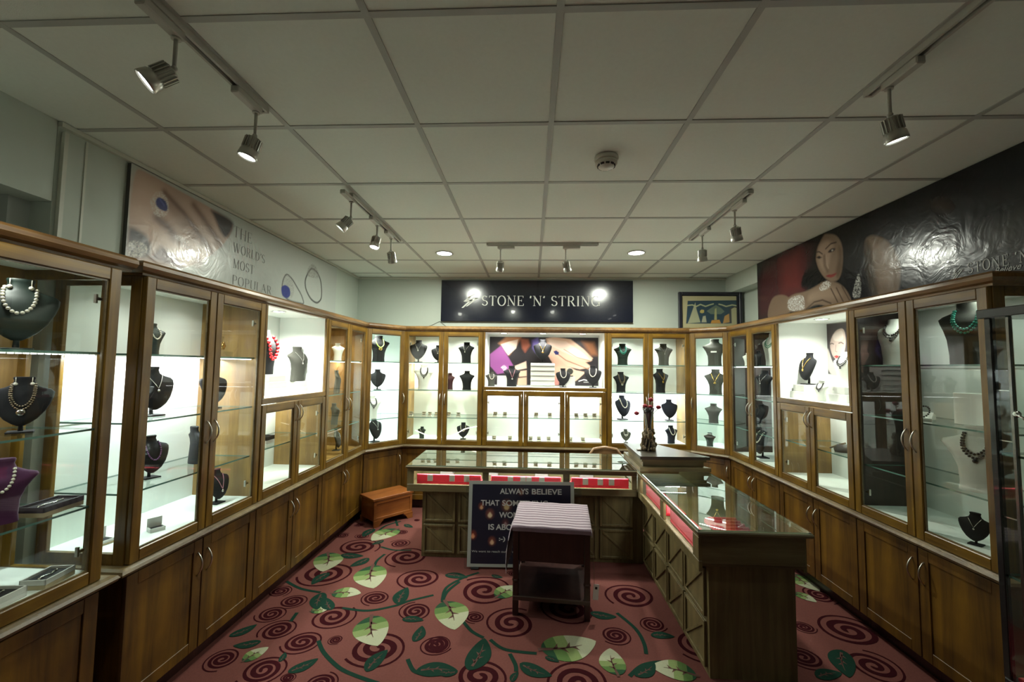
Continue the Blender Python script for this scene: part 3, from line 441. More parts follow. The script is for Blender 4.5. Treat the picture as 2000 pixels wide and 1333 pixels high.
def door(root,x0,x1,z0,z1,hx=None,hz=1.195,st=.047,rail=.05,hin=None):
    """framed glass door; x0..x1 along the face"""
    k=('door',round(x1-x0,3),round(z1-z0,3),st)
    if k not in MESHC:
        W=x1-x0; H=z1-z0; t=MB()
        t.box(.001,st,-.022,0,0,H,ch=.003); t.box(W-st,W-.001,-.022,0,0,H,ch=.003)
        t.m=1; t.box(st,W-st,-.0215,0,0,rail,ch=.003); t.box(st,W-st,-.0215,0,H-rail,H,ch=.003)
        # glazing bead
        t.m=2; b=.006
        t.box(st,st+b,-.014,-.006,rail,H-rail); t.box(W-st-b,W-st,-.014,-.006,rail,H-rail); t.box(st+b,W-st-b,-.014,-.006,rail,rail+b); t.box(st+b,W-st-b,-.014,-.006,H-rail-b,H-rail)
        MESHC[k]=t.mesh('door',[WV,WH,WN])
        t=MB(); t.box(st-.004,W-st+.004,-.005,-.001,rail-.004,H-rail+.004); MESHC[k+('g',)]=t.mesh('glass_pane',GLASS)
    d=put('door',MESHC[k],root,(x0,0,z0)); put('glass_pane',MESHC[k+('g',)],d)
    W=x1-x0
    if hx is not None: bow(d,hx-x0,hz-z0)
    if hin=='l':
        for q in (.13,z1-z0-.13): hinge(d,st-.002,q,False)
    if hin=='r':
        for q in (.13,z1-z0-.13): hinge(d,W-st+.002,q,True)
    return d
def shelf(root,poly,z,th=.008,name='glass_shelf'):
    t=MB(); t.prism(poly,z-th,z); fs=list(t.f)
    t.mi=[0 if i<2 else 1 for i in range(len(t.f))]
    return t.build(name,[SHELF,EDGE],root)
def panel(root,name,a,m,ch=0):
    t=MB(); t.box(*a,ch=ch); return t.build(name,m,root)
def downlight(root,x,y,z,r=.032,p=1.5,col=NEUT,lens=None):
    if ('dl',r) not in MESHC:
        t=MB(); t.lathe([(r*1.25,0),(r*1.3,-.004),(r,-.006),(r,-.002)],20); MESHC['dl',r]=t.mesh('downlight',CHROME)
        t=MB(); t.lathe([(r,-.0035),(.0,-.0036)],20); MESHC['dll',r]=t.mesh('lens',mat('cabinet_lamp_lens',(1,1,1),.5,emit=(1,1,.93),estr=7))
    d=put('downlight',MESHC['dl',r],root,(x,y,z)); put('lens',MESHC['dll',r],d)
    if p:
        a=area('downlight_lamp',(x,y,z-.012),r*1.5,r*1.5,p,col,root,spread=150); a.data.shape='DISK'
    return d
def ledstrip(root,x0,x1,y,z,warm=False,p=4.0,col=COOL,tilt=8,ly=.27):
    n=max(3,int((x1-x0)/.022)); t=MB(); t.m=0; t.box(x0,x1,y-.004,y+.004,z+.001,z+.004)
    t.m=1
    for i in range(n):
        c=x0+(x1-x0)*(i+.5)/n; t.box(c-.006,c+.006,y-.0035,y+.0035,z-.002,z+.001)
    o=t.build('led_strip',[WHITE,LEDW if warm else LED],root)
    if p:
        t=MB(); t.box(x0,x1,ly-.006,ly+.006,z+.0005,z+.004); t.build('added_rear_profile',WHITE,root)  # rear profile and its lamp added to light the backs behind the busts
        area('added_rear_lamp',((x0+x1)/2,ly,z-.002),(x1-x0),.012,p*.62,col,root,rot=(R(tilt),0,0))
    return o
def tall(key,label,warm=False,glass_left=False,glass_right=False,D=.40,side=WI,back=WHITE,shelves=(0,1,2),led=4.0,top=1.2,col=COOL,tcol=NEUT,floorm=WHITE,hmode='mid',ledz=0,hinl='l',hinr='r'):
    ox,oy,a,W=CAB[key]; root=thing('display_cabinet',label,'cabinet',(ox,oy,0),R(a),'glazed wall cabinets')
    T=.018
    for gl,x in ((glass_left,0),(glass_right,W-T)):
        if gl:
            t=MB(); t.box(x,x+T,0,.05,ZB,ZT,ch=.002); t.box(x,x+T,D-.05,D,ZB,ZT,ch=.002); t.m=1; t.box(x,x+T,.05,D-.05,ZB,ZB+.05); t.box(x,x+T,.05,D-.05,ZT-.06,ZT)
            s=t.build('side_panel',[WV,WH],root); g=MB(); g.box(x+T/2-.002,x+T/2+.002,.046,D-.046,ZB+.046,ZT-.056); g.build('glass_pane',GLASS,s)
        else: panel(root,'side_panel',(x,x+T,0,D,ZB,ZT),side)
    panel(root,'back_panel',(T,W-T,D-.012,D,ZB,ZT),back)
    panel(root,'bottom_panel',(T,W-T,0,D-.012,ZB,SH[3]),floorm); panel(root,'top_panel',(T,W-T,.0,D-.012,ZT-.02,ZT),WHITE)
    for i in shelves: shelf(root,[(T+.002,.03),(W-T-.002,.03),(W-T-.002,D-.02),(T+.002,D-.02)],SH[i])
    if led: ledstrip(root,T+.01,W-T-.01,.045,SH[ledz]-.012,warm,led,col)
    if top is not None:
        for fx in (.27,.73): downlight(root,W*fx,.17,ZT-.02,p=top/2,col=tcol)
    c=W/2
    door(root,.003,c-.001,.695,1.938,c-.026,hin=hinl); door(root,c+.001,W-.003,.695,1.938,c+.026,hin=hinr)
    return root
def base(key,label,splits,D=.40,handles=True):
    if key[0]=='B': D=.37
    ox,oy,a,W=CAB[key]; root=thing('base_cabinet',label,'cupboard',(ox,oy,0),R(a),'wooden base cupboards'); 
    t=MB(); t.box(.002,W-.002,.0,D,.09,.652); t.build('carcass',WD,root)
    panel(root,'toe_kick',(.002,W-.002,.045,D,0,.09),DARK)  # shadow of the recess put into the colour of the kick
    e=[0]+list(splits)+[W]
    for i in range(len(e)-1):
        x0,x1=e[i],e[i+1]; k=('bd',round(x1-x0,3))
        if k not in MESHC:
            w=x1-x0-.006; t=MB(); f=.055; H=.552
            t.box(0,w,-.012,0,0,H,ch=.002); t.box(0,f,-.018,-.012,0,H,ch=.002); t.box(w-f,w,-.018,-.012,0,H,ch=.002); t.box(f,w-f,-.0175,-.012,0,f,ch=.002); t.box(f,w-f,-.0175,-.012,H-f,H,ch=.002)
            MESHC[k]=t.mesh('door',WD)
        d=put('door',MESHC[k],root,(x0+.003,0,.096)); n=len(e)-1
        if handles:
            hx=(x1-x0-.035) if (i==0) else .03
            if n==3 and i==1: hx=.03
            bow(d,hx,.43,-.018)
    return root
base('L1','dark wooden base cupboard under the second left glass cabinet',(.42,)); base('L2','wooden base cupboard under the left open niche',(.415,))
base('L3','wooden base cupboard with lit amber grain nearest the left back corner',(.42,)); base('L0','darkest wooden base cupboard, nearest the camera on the left',(.505,))
base('B1','honey wood base cupboard behind the left end of the glass counter',(.44,)); base('B2','wooden base cupboard under the poster niche, hidden behind the counter',(.45,.905)); base('B3','wooden base cupboard behind the vase and counter corner',(.446,))
base('R3','wooden base cupboard under the dim right glass cabinet',(.415,)); base('R2','wooden base cupboard under the right niche beside the counter end',(.41,)); base('R1','darkest wooden base cupboard on the right beside the glass tower',(.41,))
tall('L0','nearest left glass cabinet holding dark green bust and jewelry boxes',glass_right=True,back=WI,side=WV,led=.9,top=.25,tcol=NEUT)
tall('L1','second left glass cabinet with bright white interior and glass side',glass_left=True,led=6,top=.45)
tall('L3','amber lit wooden cabinet at the left back corner',warm=True,led=2.2,top=.9,col=WARM,tcol=WARM,back=WI,floorm=WI)
tall('B1','warm white lit cabinet left of the poster niche',warm=True,led=4,top=1.2,col=(1,.93,.76),D=.38)
tall('B3','cool white lit cabinet right of the poster niche',led=6,top=1.2,D=.38,ledz=1)
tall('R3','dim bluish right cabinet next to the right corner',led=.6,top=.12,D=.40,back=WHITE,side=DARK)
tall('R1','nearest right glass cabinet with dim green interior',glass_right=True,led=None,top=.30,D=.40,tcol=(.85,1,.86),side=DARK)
def niche(key,label,n,D,p,lp,dl,lefts=WHITE,side=WI,col=NEUT):
    ox,oy,a,W=CAB[key]; root=thing('display_cabinet',label,'cabinet',(ox,oy,0),R(a),'niche cabinets'); T=.018
    for x in (0,W-T):
        t=MB(); t.box(x,x+T,0,D,ZB,1.295); t.m=1; t.box(x,x+T,.0,D,1.335,ZT); t.build('side_panel',[side,WHITE],root)
    t=MB(); t.box(T,W-T,D-.012,D,ZB,ZT); t.build('back_panel',WHITE,root)
    panel(root,'bottom_panel',(T,W-T,0,D-.012,ZB,SH[3]),WHITE); panel(root,'top_panel',(T,W-T,0,D-.012,ZT-.012,ZT),WHITE)
    t=MB(); t.box(-.0,W,-.02,.0,1.297,1.335,ch=.004); t.m=1; t.box(T,W-T,0,D-.012,1.297,1.335); t.build('niche_sill',[WH,WHITE],root)
    for q in (0,W-.022): t=MB(); t.box(q,q+.022,-.02,0,1.335,1.94,ch=.002); t.build('face_frame',[WV],root)
    shelf(root,[(T+.002,.03),(W-T-.002,.03),(W-T-.002,D-.02),(T+.002,D-.02)],SH[2]+.012)
    ww=(W-.006)/n
    for i in range(n):
        x0=.003+ww*i; x1=x0+ww; hx=(x1-.024) if i==0 else x0+.024
        door(root,x0+.001,x1-.001,.695,1.292,hx,1.205,hin=('l' if i==0 else 'r'))
    ledstrip(root,T+.01,W-T-.01,.05,1.292,False,lp,col)
    for fx in dl: downlight(root,W*fx,.13,ZT-.012,r=.038,p=p/len(dl),col=col)
    return root
niche('L2','open white niche with tweed bust above two small glass doors, left wall',2,.40,4.2,1.8,(.45,))
niche('B2','wide niche with hand poster above three small glass doors, back wall',3,.38,2.6,5,(.16,.49,.82),col=(1,1,.95))
niche('R2','open white niche with face poster above two small glass doors',2,.40,1.6,.8,(.42,))
def corner(key,label,pts_world,blabel,led,col,top):
    ox,oy,a,W=CAB[key]; ca,sa=math.cos(R(a)),math.sin(R(a)); root=thing('corner_cabinet',label,'cabinet',(ox,oy,0),R(a))
    loc=[((x-ox)*ca+(y-oy)*sa,-(x-ox)*sa+(y-oy)*ca) for x,y in pts_world]   # back polyline left..right
    poly=[(0.004,.004)]+loc+[(W-.004,.004)]
    t=MB()
    seq=[(0.004,.004)]+loc+[(W-.004,.004)]
    for i in range(len(seq)-1):
        p,q=Vector(seq[i]),Vector(seq[i+1]); d=(q-p).normalized(); n=Vector((d.y,-d.x))*-.008
        vs=[]
        for z in (ZB,ZT): vs+=[(p.x,p.y,z),(q.x,q.y,z),(q.x-n.x,q.y-n.y,z),(p.x-n.x,p.y-n.y,z)]
        t.add(vs,[[0,3,2,1],[4,5,6,7],[0,1,5,4],[1,2,6,5],[2,3,7,6],[3,0,4,7]])
    t.build('back_panel',WHITE,root)
    t=MB(); t.prism(poly,ZB,SH[3]); t.build('bottom_panel',WHITE,root); t=MB(); t.prism(poly,ZT-.015,ZT); t.build('top_panel',WHITE,root)
    cx=sum(p[0] for p in poly)/len(poly); cy=sum(p[1] for p in poly)/len(poly)
    for i in (0,1,2): shelf(root,[(cx+(x-cx)*.955,max(.03,cy+(y-cy)*.955)) for x,y in poly],SH[i])
    hx=W-.026 if key=='LC' else .026
    for q in (0,W-.016): t=MB(); t.box(q,q+.016,-.02,0,.695,1.938); t.build('face_frame',WV,root)
    door(root,.016,W-.016,.695,1.938,hx,1.195)
    ledstrip(root,.05,W-.05,.06,SH[0]-.012,False,led,col); downlight(root,W*.35,.14,ZT-.015,p=top)
    b=thing('base_cabinet',blabel,'cupboard',(ox,oy,0),R(a))
    t=MB(); t.prism([(0.004,.004)]+[(x*.9+.02,y*.9) for x,y in loc]+[(W-.004,.004)],.09,.652); t.build('carcass',WD,b)
    w2=W-.03; t=MB(); t.box(0,w2,-.012,0,0,.552,ch=.002); f=.055
    t.box(0,f,-.018,-.012,0,.552,ch=.002); t.box(w2-f,w2,-.018,-.012,0,.552,ch=.002); t.box(f,w2-f,-.0175,-.012,0,f,ch=.002); t.box(f,w2-f,-.0175,-.012,.497,.552,ch=.002)
    d=t.build('door',WD,b,(.015,0,.096)); bow(d,w2-.03,.43,-.018); panel(b,'toe_kick',(.03,W-.03,.045,.12,0,.09),DARK)  # toe kick coloured dark for the shade under the cupboard
    return root
corner('LC','narrow angled glass cabinet across the left back corner',[(-2.12,4.275),(-2.12,4.45),(-1.80,5.02),(-1.425,5.035)],'honey wood base cupboard across the left back corner behind the chest',4.5,COOL,.9)
corner('RC','narrow angled glass cabinet across the right back corner',[(1.725,5.035),(1.95,5.03),(2.41,4.60),(2.41,4.395)],'honey wood base cupboard across the right back corner',2.2,(.93,1,.97),.5)
# long mouldings
RUN=[(-2.13,1.757),(-1.72,1.757),(-1.72,4.27),(-1.42,4.65),(1.72,4.65),(2.03,4.39),(2.03,1.93),(2.43,1.93)]
CORN=[(-.02,1.94),(.012,1.94),(.014,1.95),(.034,1.957),(.044,1.972),(.042,1.988),(.028,2.0),(-.02,2.0)]
LEDG=[(-.02,.654),(.022,.654),(.028,.66),(.044,.666),(.050,.677),(.044,.688),(.028,.6935),(-.02,.6935)]
CORNM=wood('cornice_wood',(.13,.062,.018),(.26,.145,.045),'y',rough=.32)
tag(sweep(RUN,CORN,'cornice',[CORNM]),'long rounded wooden cornice running over all the wall cabinets','moulding')
tag(sweep(RUN,LEDG,'cabinet_ledge',[WN]),'long rounded wooden ledge running between wall cabinets and base cupboards','moulding')
RUN0=[(-1.72,.45),(-1.72,1.65),(-2.13,1.65)]
CR2=[(o,z) for o,z in CORN]
t0=sweep(RUN0[:2],CORN,'cornice',[CORNM]); tag(t0,'short rounded cornice over the nearest left glass cabinet','moulding'); t0.location.y=.045
tag(sweep(RUN0,LEDG,'cabinet_ledge',[WN]),'short wooden ledge under the nearest left glass cabinet','moulding')
# cover boards over the cabinet tops
for nm,poly in (('left',[(-2.14,1.76),(-1.74,1.76),(-1.74,4.27),(-2.14,4.27)]),('back',[(-1.43,4.66),(1.72,4.66),(1.72,5.04),(-1.43,5.04)]),('right',[(2.05,1.93),(2.44,1.93),(2.44,4.39),(2.05,4.39)])):
    t=MB(); t.prism(poly,1.957,1.972); o=t.build('cover_board',WH); tag(o,'flat wooden board on top of the %s wall cabinets'%nm,'board')
# ================================================================ BUSTS AND NECKLACES
# rings: z, half width, half depth, centre y (front is -y), all for height 1
KB={'b':[(0,.24,.13,.02),(.12,.225,.13,.02),(.35,.235,.13,0),(.52,.29,.13,-.02),(.64,.36,.12,-.02),(.71,.42,.10,.0),(.755,.40,.09,.02),(.80,.27,.09,.035),(.85,.17,.085,.05),(.92,.145,.085,.06),(.975,.16,.09,.06),(1,.15,.085,.06)],
    't':[(0,.24,.12,.02),(.15,.24,.12,.02),(.4,.255,.13,0),(.56,.29,.13,-.02),(.67,.33,.12,-.015),(.74,.35,.10,0),(.79,.30,.09,.02),(.84,.2,.085,.04),(.9,.14,.08,.05),(.97,.14,.08,.06),(1,.135,.08,.06)],
    's':[(.13,.045,.03,-.07),(.17,.11,.06,-.08),(.25,.20,.085,-.085),(.38,.29,.10,-.07),(.52,.35,.10,-.045),(.64,.385,.10,-.015),(.72,.39,.09,.01),(.77,.35,.08,.03),(.815,.22,.075,.045),(.86,.15,.07,.06),(.93,.125,.07,.07),(.98,.14,.075,.07),(1,.13,.07,.07)]}
def ringat(kind,z):
    P=KB[kind]
    for a,b in zip(P,P[1:]):
        if a[0]<=z<=b[0]:
            t=(z-a[0])/(b[0]-a[0]); return [a[i]+(b[i]-a[i])*t for i in (1,2,3)]
    return list(P[-1][1:]) if z>1 else list(P[0][1:])
def surf(kind,x,z):
    hw,hd,yc=ringat(kind,z); q=max(0,1-(x/hw)**2); return yc-hd*math.sqrt(q)
def bustmesh(kind,col):
    k=('bust',kind,col)
    if k in MESHC: return MESHC[k]
    t=MB(); n=18; P=KB[kind]; R2=[]
    for a,b in zip(P,P[1:]):
        for q in (0,.5): R2.append((a[0]+(b[0]-a[0])*q,)+tuple(a[i]+(b[i]-a[i])*q for i in (1,2,3)))
    R2.append(P[-1]); vs=[];fs=[]
    for z,hw,hd,yc in R2:
        for j in range(n):
            a=2*math.pi*j/n; c,s_=math.cos(a),math.sin(a)
            vs.append((hw*c,yc+hd*s_,z))
    for i in range(len(R2)-1):
        for j in range(n): fs.append([i*n+j,i*n+(j+1)%n,(i+1)*n+(j+1)%n,(i+1)*n+j])
    t.add(vs,fs,True); t.add(vs[-n:],[list(range(n))]); t.add(vs[:n],[list(range(n))[::-1]])
    MESHC[k]=t.mesh('torso',BUSTC[col])
    if kind=='s':
        f=MB(); f.box(-.17,.17,-.15,.17,0,.03,ch=.008); MESHC[k+('f',)]=f.mesh('foot',BUSTC[col])
        f=MB(); f.tube([(0,.02,.03),(0,.03,.16),(0,.02,.34),(0,.0,.52)],[.035,.03,.03,.03],8); MESHC[k+('s',)]=f.mesh('stem',BUSTC[col])
    return MESHC[k]
def neckmesh(kind,style):
    k=('neck',kind,style)
    if k in MESHC: return MESHC[k]
    x0=.13; ztop=.84; zb={'pearl':.50,'bead':.42,'silver':.56,'gold':.50,'red':.34,'turq':.50,'purple':.44,'pink':.42,'dark':.52,'lime':.54,'green':.55}[style]
    if kind=='t' and style=='dark': zb=.58
    r={'pearl':.024,'bead':.017,'silver':.008,'gold':.012,'red':.04,'turq':.02,'purple':.018,'pink':.010,'dark':.02,'lime':.02,'green':.016}[style]
    def path(zb,spread,n):
        pts=[]
        for i in range(n+1):
            a=math.pi*i/n; x=-spread*math.cos(a)*(1+.25*math.sin(a)); z=ztop+.03*abs(math.cos(a))-(ztop-zb)*math.sin(a)**.9
            if style in ('silver','gold','pink'): z=ztop-(ztop-zb)*(1-abs(x)/(spread*1.05))**1.0 if abs(x)<spread*1.05 else ztop
            hw,hd,yc=ringat(kind,min(z,.97)); x=max(-hw*.98,min(hw*.98,x)); pts.append(Vector((x,surf(kind,x,z)-r*.9,z)))
        return pts
    t=MB(); rows=[(zb,.15)]
    if style in('bead','turq','dark','green'): rows.append((zb+.06,.13))
    for zz,sp in rows:
        if style in ('silver','gold','pink','lime'): t.tube(path(zz,sp,20),r,5)
        else:
            pts=path(zz,sp,80); L=0; last=None
            for p in pts:
                if last is None or (p-last).length>=r*2.0*.97: t.ball(p,r,6); last=p
    zp=rows[0][0]
    if style in ('gold','silver','lime','bead','pink','dark'):
        t.m=1; rr={'lime':.07,'gold':.045,'silver':.03,'bead':.06,'pink':.04,'dark':.03}[style]
        yy=surf(kind,0,max(zp-.03,.2)); t.lathe([(rr,0),(rr*1.02,.012),(rr*.5,.022),(.0,.024)],10,(0,0,0),Matrix.Translation((0,yy-.004,zp-.045))@Matrix.Rotation(R(90),4,'X'))
    MESHC[k]=t.mesh('necklace',[NECK[style],GOLD if style in('gold','lime') else (SILV if style!='dark' else NECK['dark'])]); return MESHC[k]
CN={'L0':'nearest left cabinet','L1':'second left cabinet','L2':'left open niche','L3':'amber left cabinet','LC':'left corner cabinet','B1':'back left cabinet','B2':'back poster niche','B3':'back right cabinet','RC':'right corner cabinet','R3':'dim right cabinet','R2':'right niche','R1':'nearest right cabinet'}
SN={0:'top shelf',1:'second shelf',2:'third shelf',3:'floor'}
KN={'tweed':'grey tweed','gray':'silver grey','green':'dark green','navy':'navy velvet','black':'black velvet','white':'white','purple':'purple velvet','maroon':'maroon','clear':'clear'}
NN={'pearl':'pearl strand','bead':'bronze bead necklace','silver':'thin silver chain','gold':'gold necklace','red':'chunky red bead necklace','turq':'turquoise bead necklace','purple':'amethyst necklace','pink':'rose toned chain','dark':'dark bead necklace','lime':'lime cord with gold medallion','green':'jade necklace'}
def world(cab,u,wd):
    ox,oy,a,W=CAB[cab]; ca,sa=math.cos(R(a)),math.sin(R(a)); return ox+u*ca-wd*sa,oy+u*sa+wd*ca
def words(s,n=16):
    return ' '.join(s.split()[:n])
for cab,s,u,wd,h,rot,kind,col,nk,note in BUSTS:
    x,y=world(cab,u,wd); z=SH[s] if isinstance(s,int) else s; a=R(CAB[cab][2]+rot)
    where=(SN[s]+' of ' if isinstance(s,int) else 'in ')+CN[cab]
    if kind=='e':
        g=thing('pendant_holder','clear acrylic holder, %s, behind its right door'%where,'holder',(x,y,z),a)
        t=MB(); t.box(-.05,.05,-.03,.03,0,.035,ch=.002); t.build('base_block',ACR,g); t=MB(); t.prism([(-.03,.02),(.03,.02),(.03,.024),(-.03,.024)],.035,.13); t.build('upright',ACR,g)
        t=MB(); t.lathe([(.012,0),(.016,.004),(.008,.007),(0,.008)],10,(0,0,0),Matrix.Translation((0,.0,.07))@Matrix.Rotation(R(90),4,'X'))
        for q in range(6):
            an=q*math.pi/3; t.lathe([(.009,0),(.010,.003),(0,.005)],8,(0,0,0),Matrix.Translation((.016*math.cos(an),.003,.07+.016*math.sin(an)))@Matrix.Rotation(R(90),4,'X'))
        t.tube([(-.025,.018,.128),(-.012,.008,.09),(-.005,.004,.078)],.0014,5); t.tube([(.025,.018,.128),(.012,.008,.09),(.005,.004,.078)],.0014,5)
        o=t.build('flower_pendant',GOLD,None,(x,y,z),(0,0,a)); tag(o,'gold flower pendant hanging on a clear holder behind a left glass door','pendant'); continue
    lb=words('%s necklace bust %s, %s'%(KN[col],note,where) if note else '%s necklace bust, %s'%(KN[col],where))
    b=thing('necklace_bust',lb,'bust',(x,y,z+.0005),a); b['group']='necklace busts'
    bm_=bustmesh(kind,col); tb=put('torso',bm_,b)
    if kind=='s':
        put('foot',MESHC['bust',kind,col,'f'],b); put('stem',MESHC['bust',kind,col,'s'],b)
    for c in b.children: c.scale=(h,h,h)
    if nk!='none':
        o=put('necklace',neckmesh(kind,nk),None,(x,y,z+.0005),(0,0,a)); o.scale=(h,h,h)
        sh=note.replace('behind the ','').replace(' door',' door') if note else ''
        tag(o,words('%s on the %s bust, %s'%(NN[nk],KN[col],(sh+', ' if sh else '')+where)),'necklace','necklaces on busts')
# pearl drop earrings and card tags
def earr(cab,s,u,wd,h,rot,label):
    x,y=world(cab,u,wd); a=R(CAB[cab][2]+rot); t=MB()
    for sx in (-1,1):
        X=sx*.10; Y=surf('s',X*.9,.93)-.02; t.tube([(X,Y,.99),(X,Y-.01,.90)],.006,5); t.ball((X,Y-.01,.875),.03,8)
    o=t.build('earrings',PEARL,None,(x,y,SH[s]+.0005),(0,0,a)); o.scale=(h,h,h); tag(o,label,'earrings')
earr('L0',0,.814,.17,.265,-38,'pair of pearl drop earrings on the dark green bust'); earr('L0',1,.849,.17,.206,-42,'pair of stud earrings on the black velvet bust in nearest cabinet')
def cardon(cab,s,u,wd,h,rot,kind,zz,label,wv=.10):
    x,y=world(cab,u,wd); a=R(CAB[cab][2]+rot); z=SH[s] if isinstance(s,int) else s; t=MB(); yy=surf(kind,0,zz)-.012
    t.box(-wv,wv,yy-.008,yy,zz-.03,zz+.03); o=t.build('label_card',CARD,None,(x,y,z),(0,0,a)); o.scale=(h,h,h); tag(o,label,'label card')
cardon('RC',0,.21,.14,.287,8,'b',.52,'tiny white card on the grey tweed bust in right corner cabinet')
cardon('RC',3,.153,.12,.142,8,'b',.93,'white card on the neck of the lowest right corner bust',.14)
cardon('B3',3,.232,.12,.145,0,'s',.60,'small white card on the grey tweed bust in back right cabinet')
# ring boxes
def ringbox_parts():
    t=MB(); t.box(-.022,.022,-.02,.02,0,.016,ch=.0015); MESHC['rbb']=t.mesh('base',[mat('ring_box_paper',(.60,.58,.48),.6)])
    t=MB(); t.box(-.022,.022,.016,.020,.016,.052,ch=.001); t.box(-.022,.022,.008,.020,.048,.052,ch=.001); MESHC['rbl']=t.mesh('lid',[MATS['ring_box_paper']])
    t=MB(); t.box(-.018,.018,-.016,.014,.016,.021,ch=.001); MESHC['rbc']=t.mesh('cushion',[mat('ring_cushion_grey',(.06,.06,.055),.8)])
    t=MB(); t.tube([(.008*math.cos(a),0,.029+.008*math.sin(a)) for a in [i*math.pi/5 for i in range(10)]],.0014,5,closed=True); t.m=1; t.ball((0,0,.039),.003,6); MESHC['rbr']=t.mesh('ring',[GOLD,SILV])
ringbox_parts()
RBX=[('B1',2,.06,.1,0),('B1',2,.21,.1,0),('B1',2,.275,.1,1),('B1',2,.35,.1,0),('B1',2,.49,.1,0),('B1',2,.60,.1,0),('B2',2,.133,.1,0),('B2',2,.243,.1,0),('B2',2,.593,.1,0),('B2',2,.747,.1,0),('B2',2,1.043,.1,0),('B2',2,1.145,.1,1),('B2',2,1.241,.1,0),
('B2',3,.128,.08,0),('B2',3,.305,.08,0),('B2',3,.533,.08,0),('B2',3,.628,.08,0),('B2',3,.736,.08,0),('B2',3,.974,.08,0),('B2',3,1.115,.08,0)]
ordn=['first','second','third','fourth','fifth','sixth','seventh']; cnt={}
for cab,s,u,wd,gd in RBX:
    k=cnt.get((cab,s),0); cnt[cab,s]=k+1; x,y=world(cab,u,wd); z=SH[s]+(.0125 if (cab=='B2' and s==2) else .0005)
    rb=thing('ring_box','%s open ring box from the left on the %s, %s'%(ordn[k],{2:'glass shelf',3:'cabinet floor'}[s],{'B1':'back left cabinet','B2':'under the poster niche'}[cab]),'box',(x,y,z),R(random.uniform(-8,8)),'open ring boxes')
    for n,kk in (('base','rbb'),('lid','rbl'),('cushion','rbc')): put(n,MESHC[kk],rb)
    r=put('ring',MESHC['rbr'],None,(x,y,z)); tag(r,'ring in the %s box from the left on the %s, %s'%(ordn[k],{2:'glass shelf',3:'cabinet floor'}[s],{'B1':'back left cabinet','B2':'under poster niche'}[cab]),'ring','rings in boxes')
def jewelbox(x,y,z,a,lw,ld,lh,label,c1,c2,inner,item=True,ilabel='',lidback=False):
    b=thing('jewelry_box',label,'box',(x,y,z),R(a)); t=MB(); t.box(-lw/2,lw/2,-ld/2,ld/2,0,lh*.45,ch=.001); t.build('lower_tray',c2,b)
    t=MB(); w_=.005
    for q in ((-lw/2,lw/2,-ld/2,-ld/2+w_),(-lw/2,lw/2,ld/2-w_,ld/2),(-lw/2,-lw/2+w_,-ld/2,ld/2),(lw/2-w_,lw/2,-ld/2,ld/2)): t.box(*q,lh*.45,lh,ch=.0008)
    t.build('rim',c1,b); t=MB(); t.box(-lw/2+w_,lw/2-w_,-ld/2+w_,ld/2-w_,lh*.45,lh*.72,ch=.001); t.build('lining',inner,b)
    if lidback: t=MB(); t.box(-lw/2,lw/2,ld/2-.004,ld/2,lh,lh+ld*.8,ch=.001); t.build('lid',c1,b)
    if item:
        t=MB(); t.tube([(-lw*.36,-.006,lh*.8),(-lw*.15,.008,lh*.84),(lw*.05,-.006,lh*.84),(lw*.34,.008,lh*.82)],.0022,5)
        for i in range(5): t.ball((-lw*.3+lw*.15*i,.002*math.sin(i*2),lh*.84),.004,6)
        o=t.build('bracelet',SILV,None,(x,y,z),(0,0,R(a))); tag(o,ilabel,'bracelet')
    return b
NAVYB=mat('black_box_paper',(.012,.010,.014),.5); KRAFT=mat('kraft_board',(.42,.34,.20),.7)
jewelbox(-1.83,1.56,.9855,96,.155,.10,.036,'black jewelry box on kraft tray, third shelf of nearest left cabinet',NAVYB,KRAFT,NAVYB,True,'silver bracelet in the black box on third shelf')
jewelbox(-1.79,1.535,.7355,100,.12,.085,.034,'white jewelry box at the right end of nearest left cabinet floor',WHITEW,KRAFT,NAVYB,True,'silver bracelet in the right white box')
jewelbox(-1.80,1.375,.7355,96,.13,.10,.036,'white jewelry box left on the nearest left cabinet floor',WHITEW,WHITEW,NAVYB,True,'silver bracelet in the left white box')
jewelbox(-1.955,1.40,.7355,80,.14,.07,.05,'black rolled box behind the white boxes, nearest left cabinet',NAVYB,NAVYB,NAVYB,False)
jewelbox(-1.83,2.03,.7355,60,.06,.05,.018,'small open white ring box on floor of second left cabinet',WHITEW,WHITEW,NAVYB,False,lidback=True)
jewelbox(-1.93,1.86,.7355,80,.07,.06,.02,'open white ring box near the glass side of second left cabinet',WHITEW,KRAFT,NAVYB,False,lidback=True)
x,y=world('L2',.33,.16); jewelbox(x,y,.9975,92,.10,.08,.05,'black and white box on glass shelf under the left niche',NAVYB,WHITEW,NAVYB,False)
x,y=world('L2',.20,.14); jewelbox(x,y,.9975,92,.08,.06,.02,'small kraft box on glass shelf under the left niche',KRAFT,WHITEW,KRAFT,False)
for i,(u,wd) in enumerate(((.20,.10),(.30,.16),(.24,.22))):
    x,y=world('L2',u,wd); o=thing('earring_card','%s tilted earring card on the floor under the left niche'%('front','middle','rear')[i],'card',(x,y,.7355),R(110)); t=MB(); t.box(-.02,.02,-.003,.0,0,.045,M=Matrix.Rotation(R(-20),4,'X')); t.build('card',mat('grey_card',(.22,.22,.22),.6),o); t=MB(); t.box(-.02,.02,0,.03,0,.004); t.build('easel',MATS['grey_card'],o)
# gold flagon
fl=thing('flagon','gold flagon with curved lip at the left edge, nearest left cabinet','flagon',(-1.90,1.29,.7355),0)
t=MB(); t.lathe([(.035,0),(.04,.01),(.025,.025),(.05,.06),(.062,.10),(.055,.14),(.03,.18),(.022,.20),(.03,.215)],20); t.build('body',GOLD,fl)
t=MB(); t.tube([(0,.03,.19),(0,.07,.18),(0,.085,.12),(0,.055,.07)],.005,6); t.build('handle',GOLD,fl)
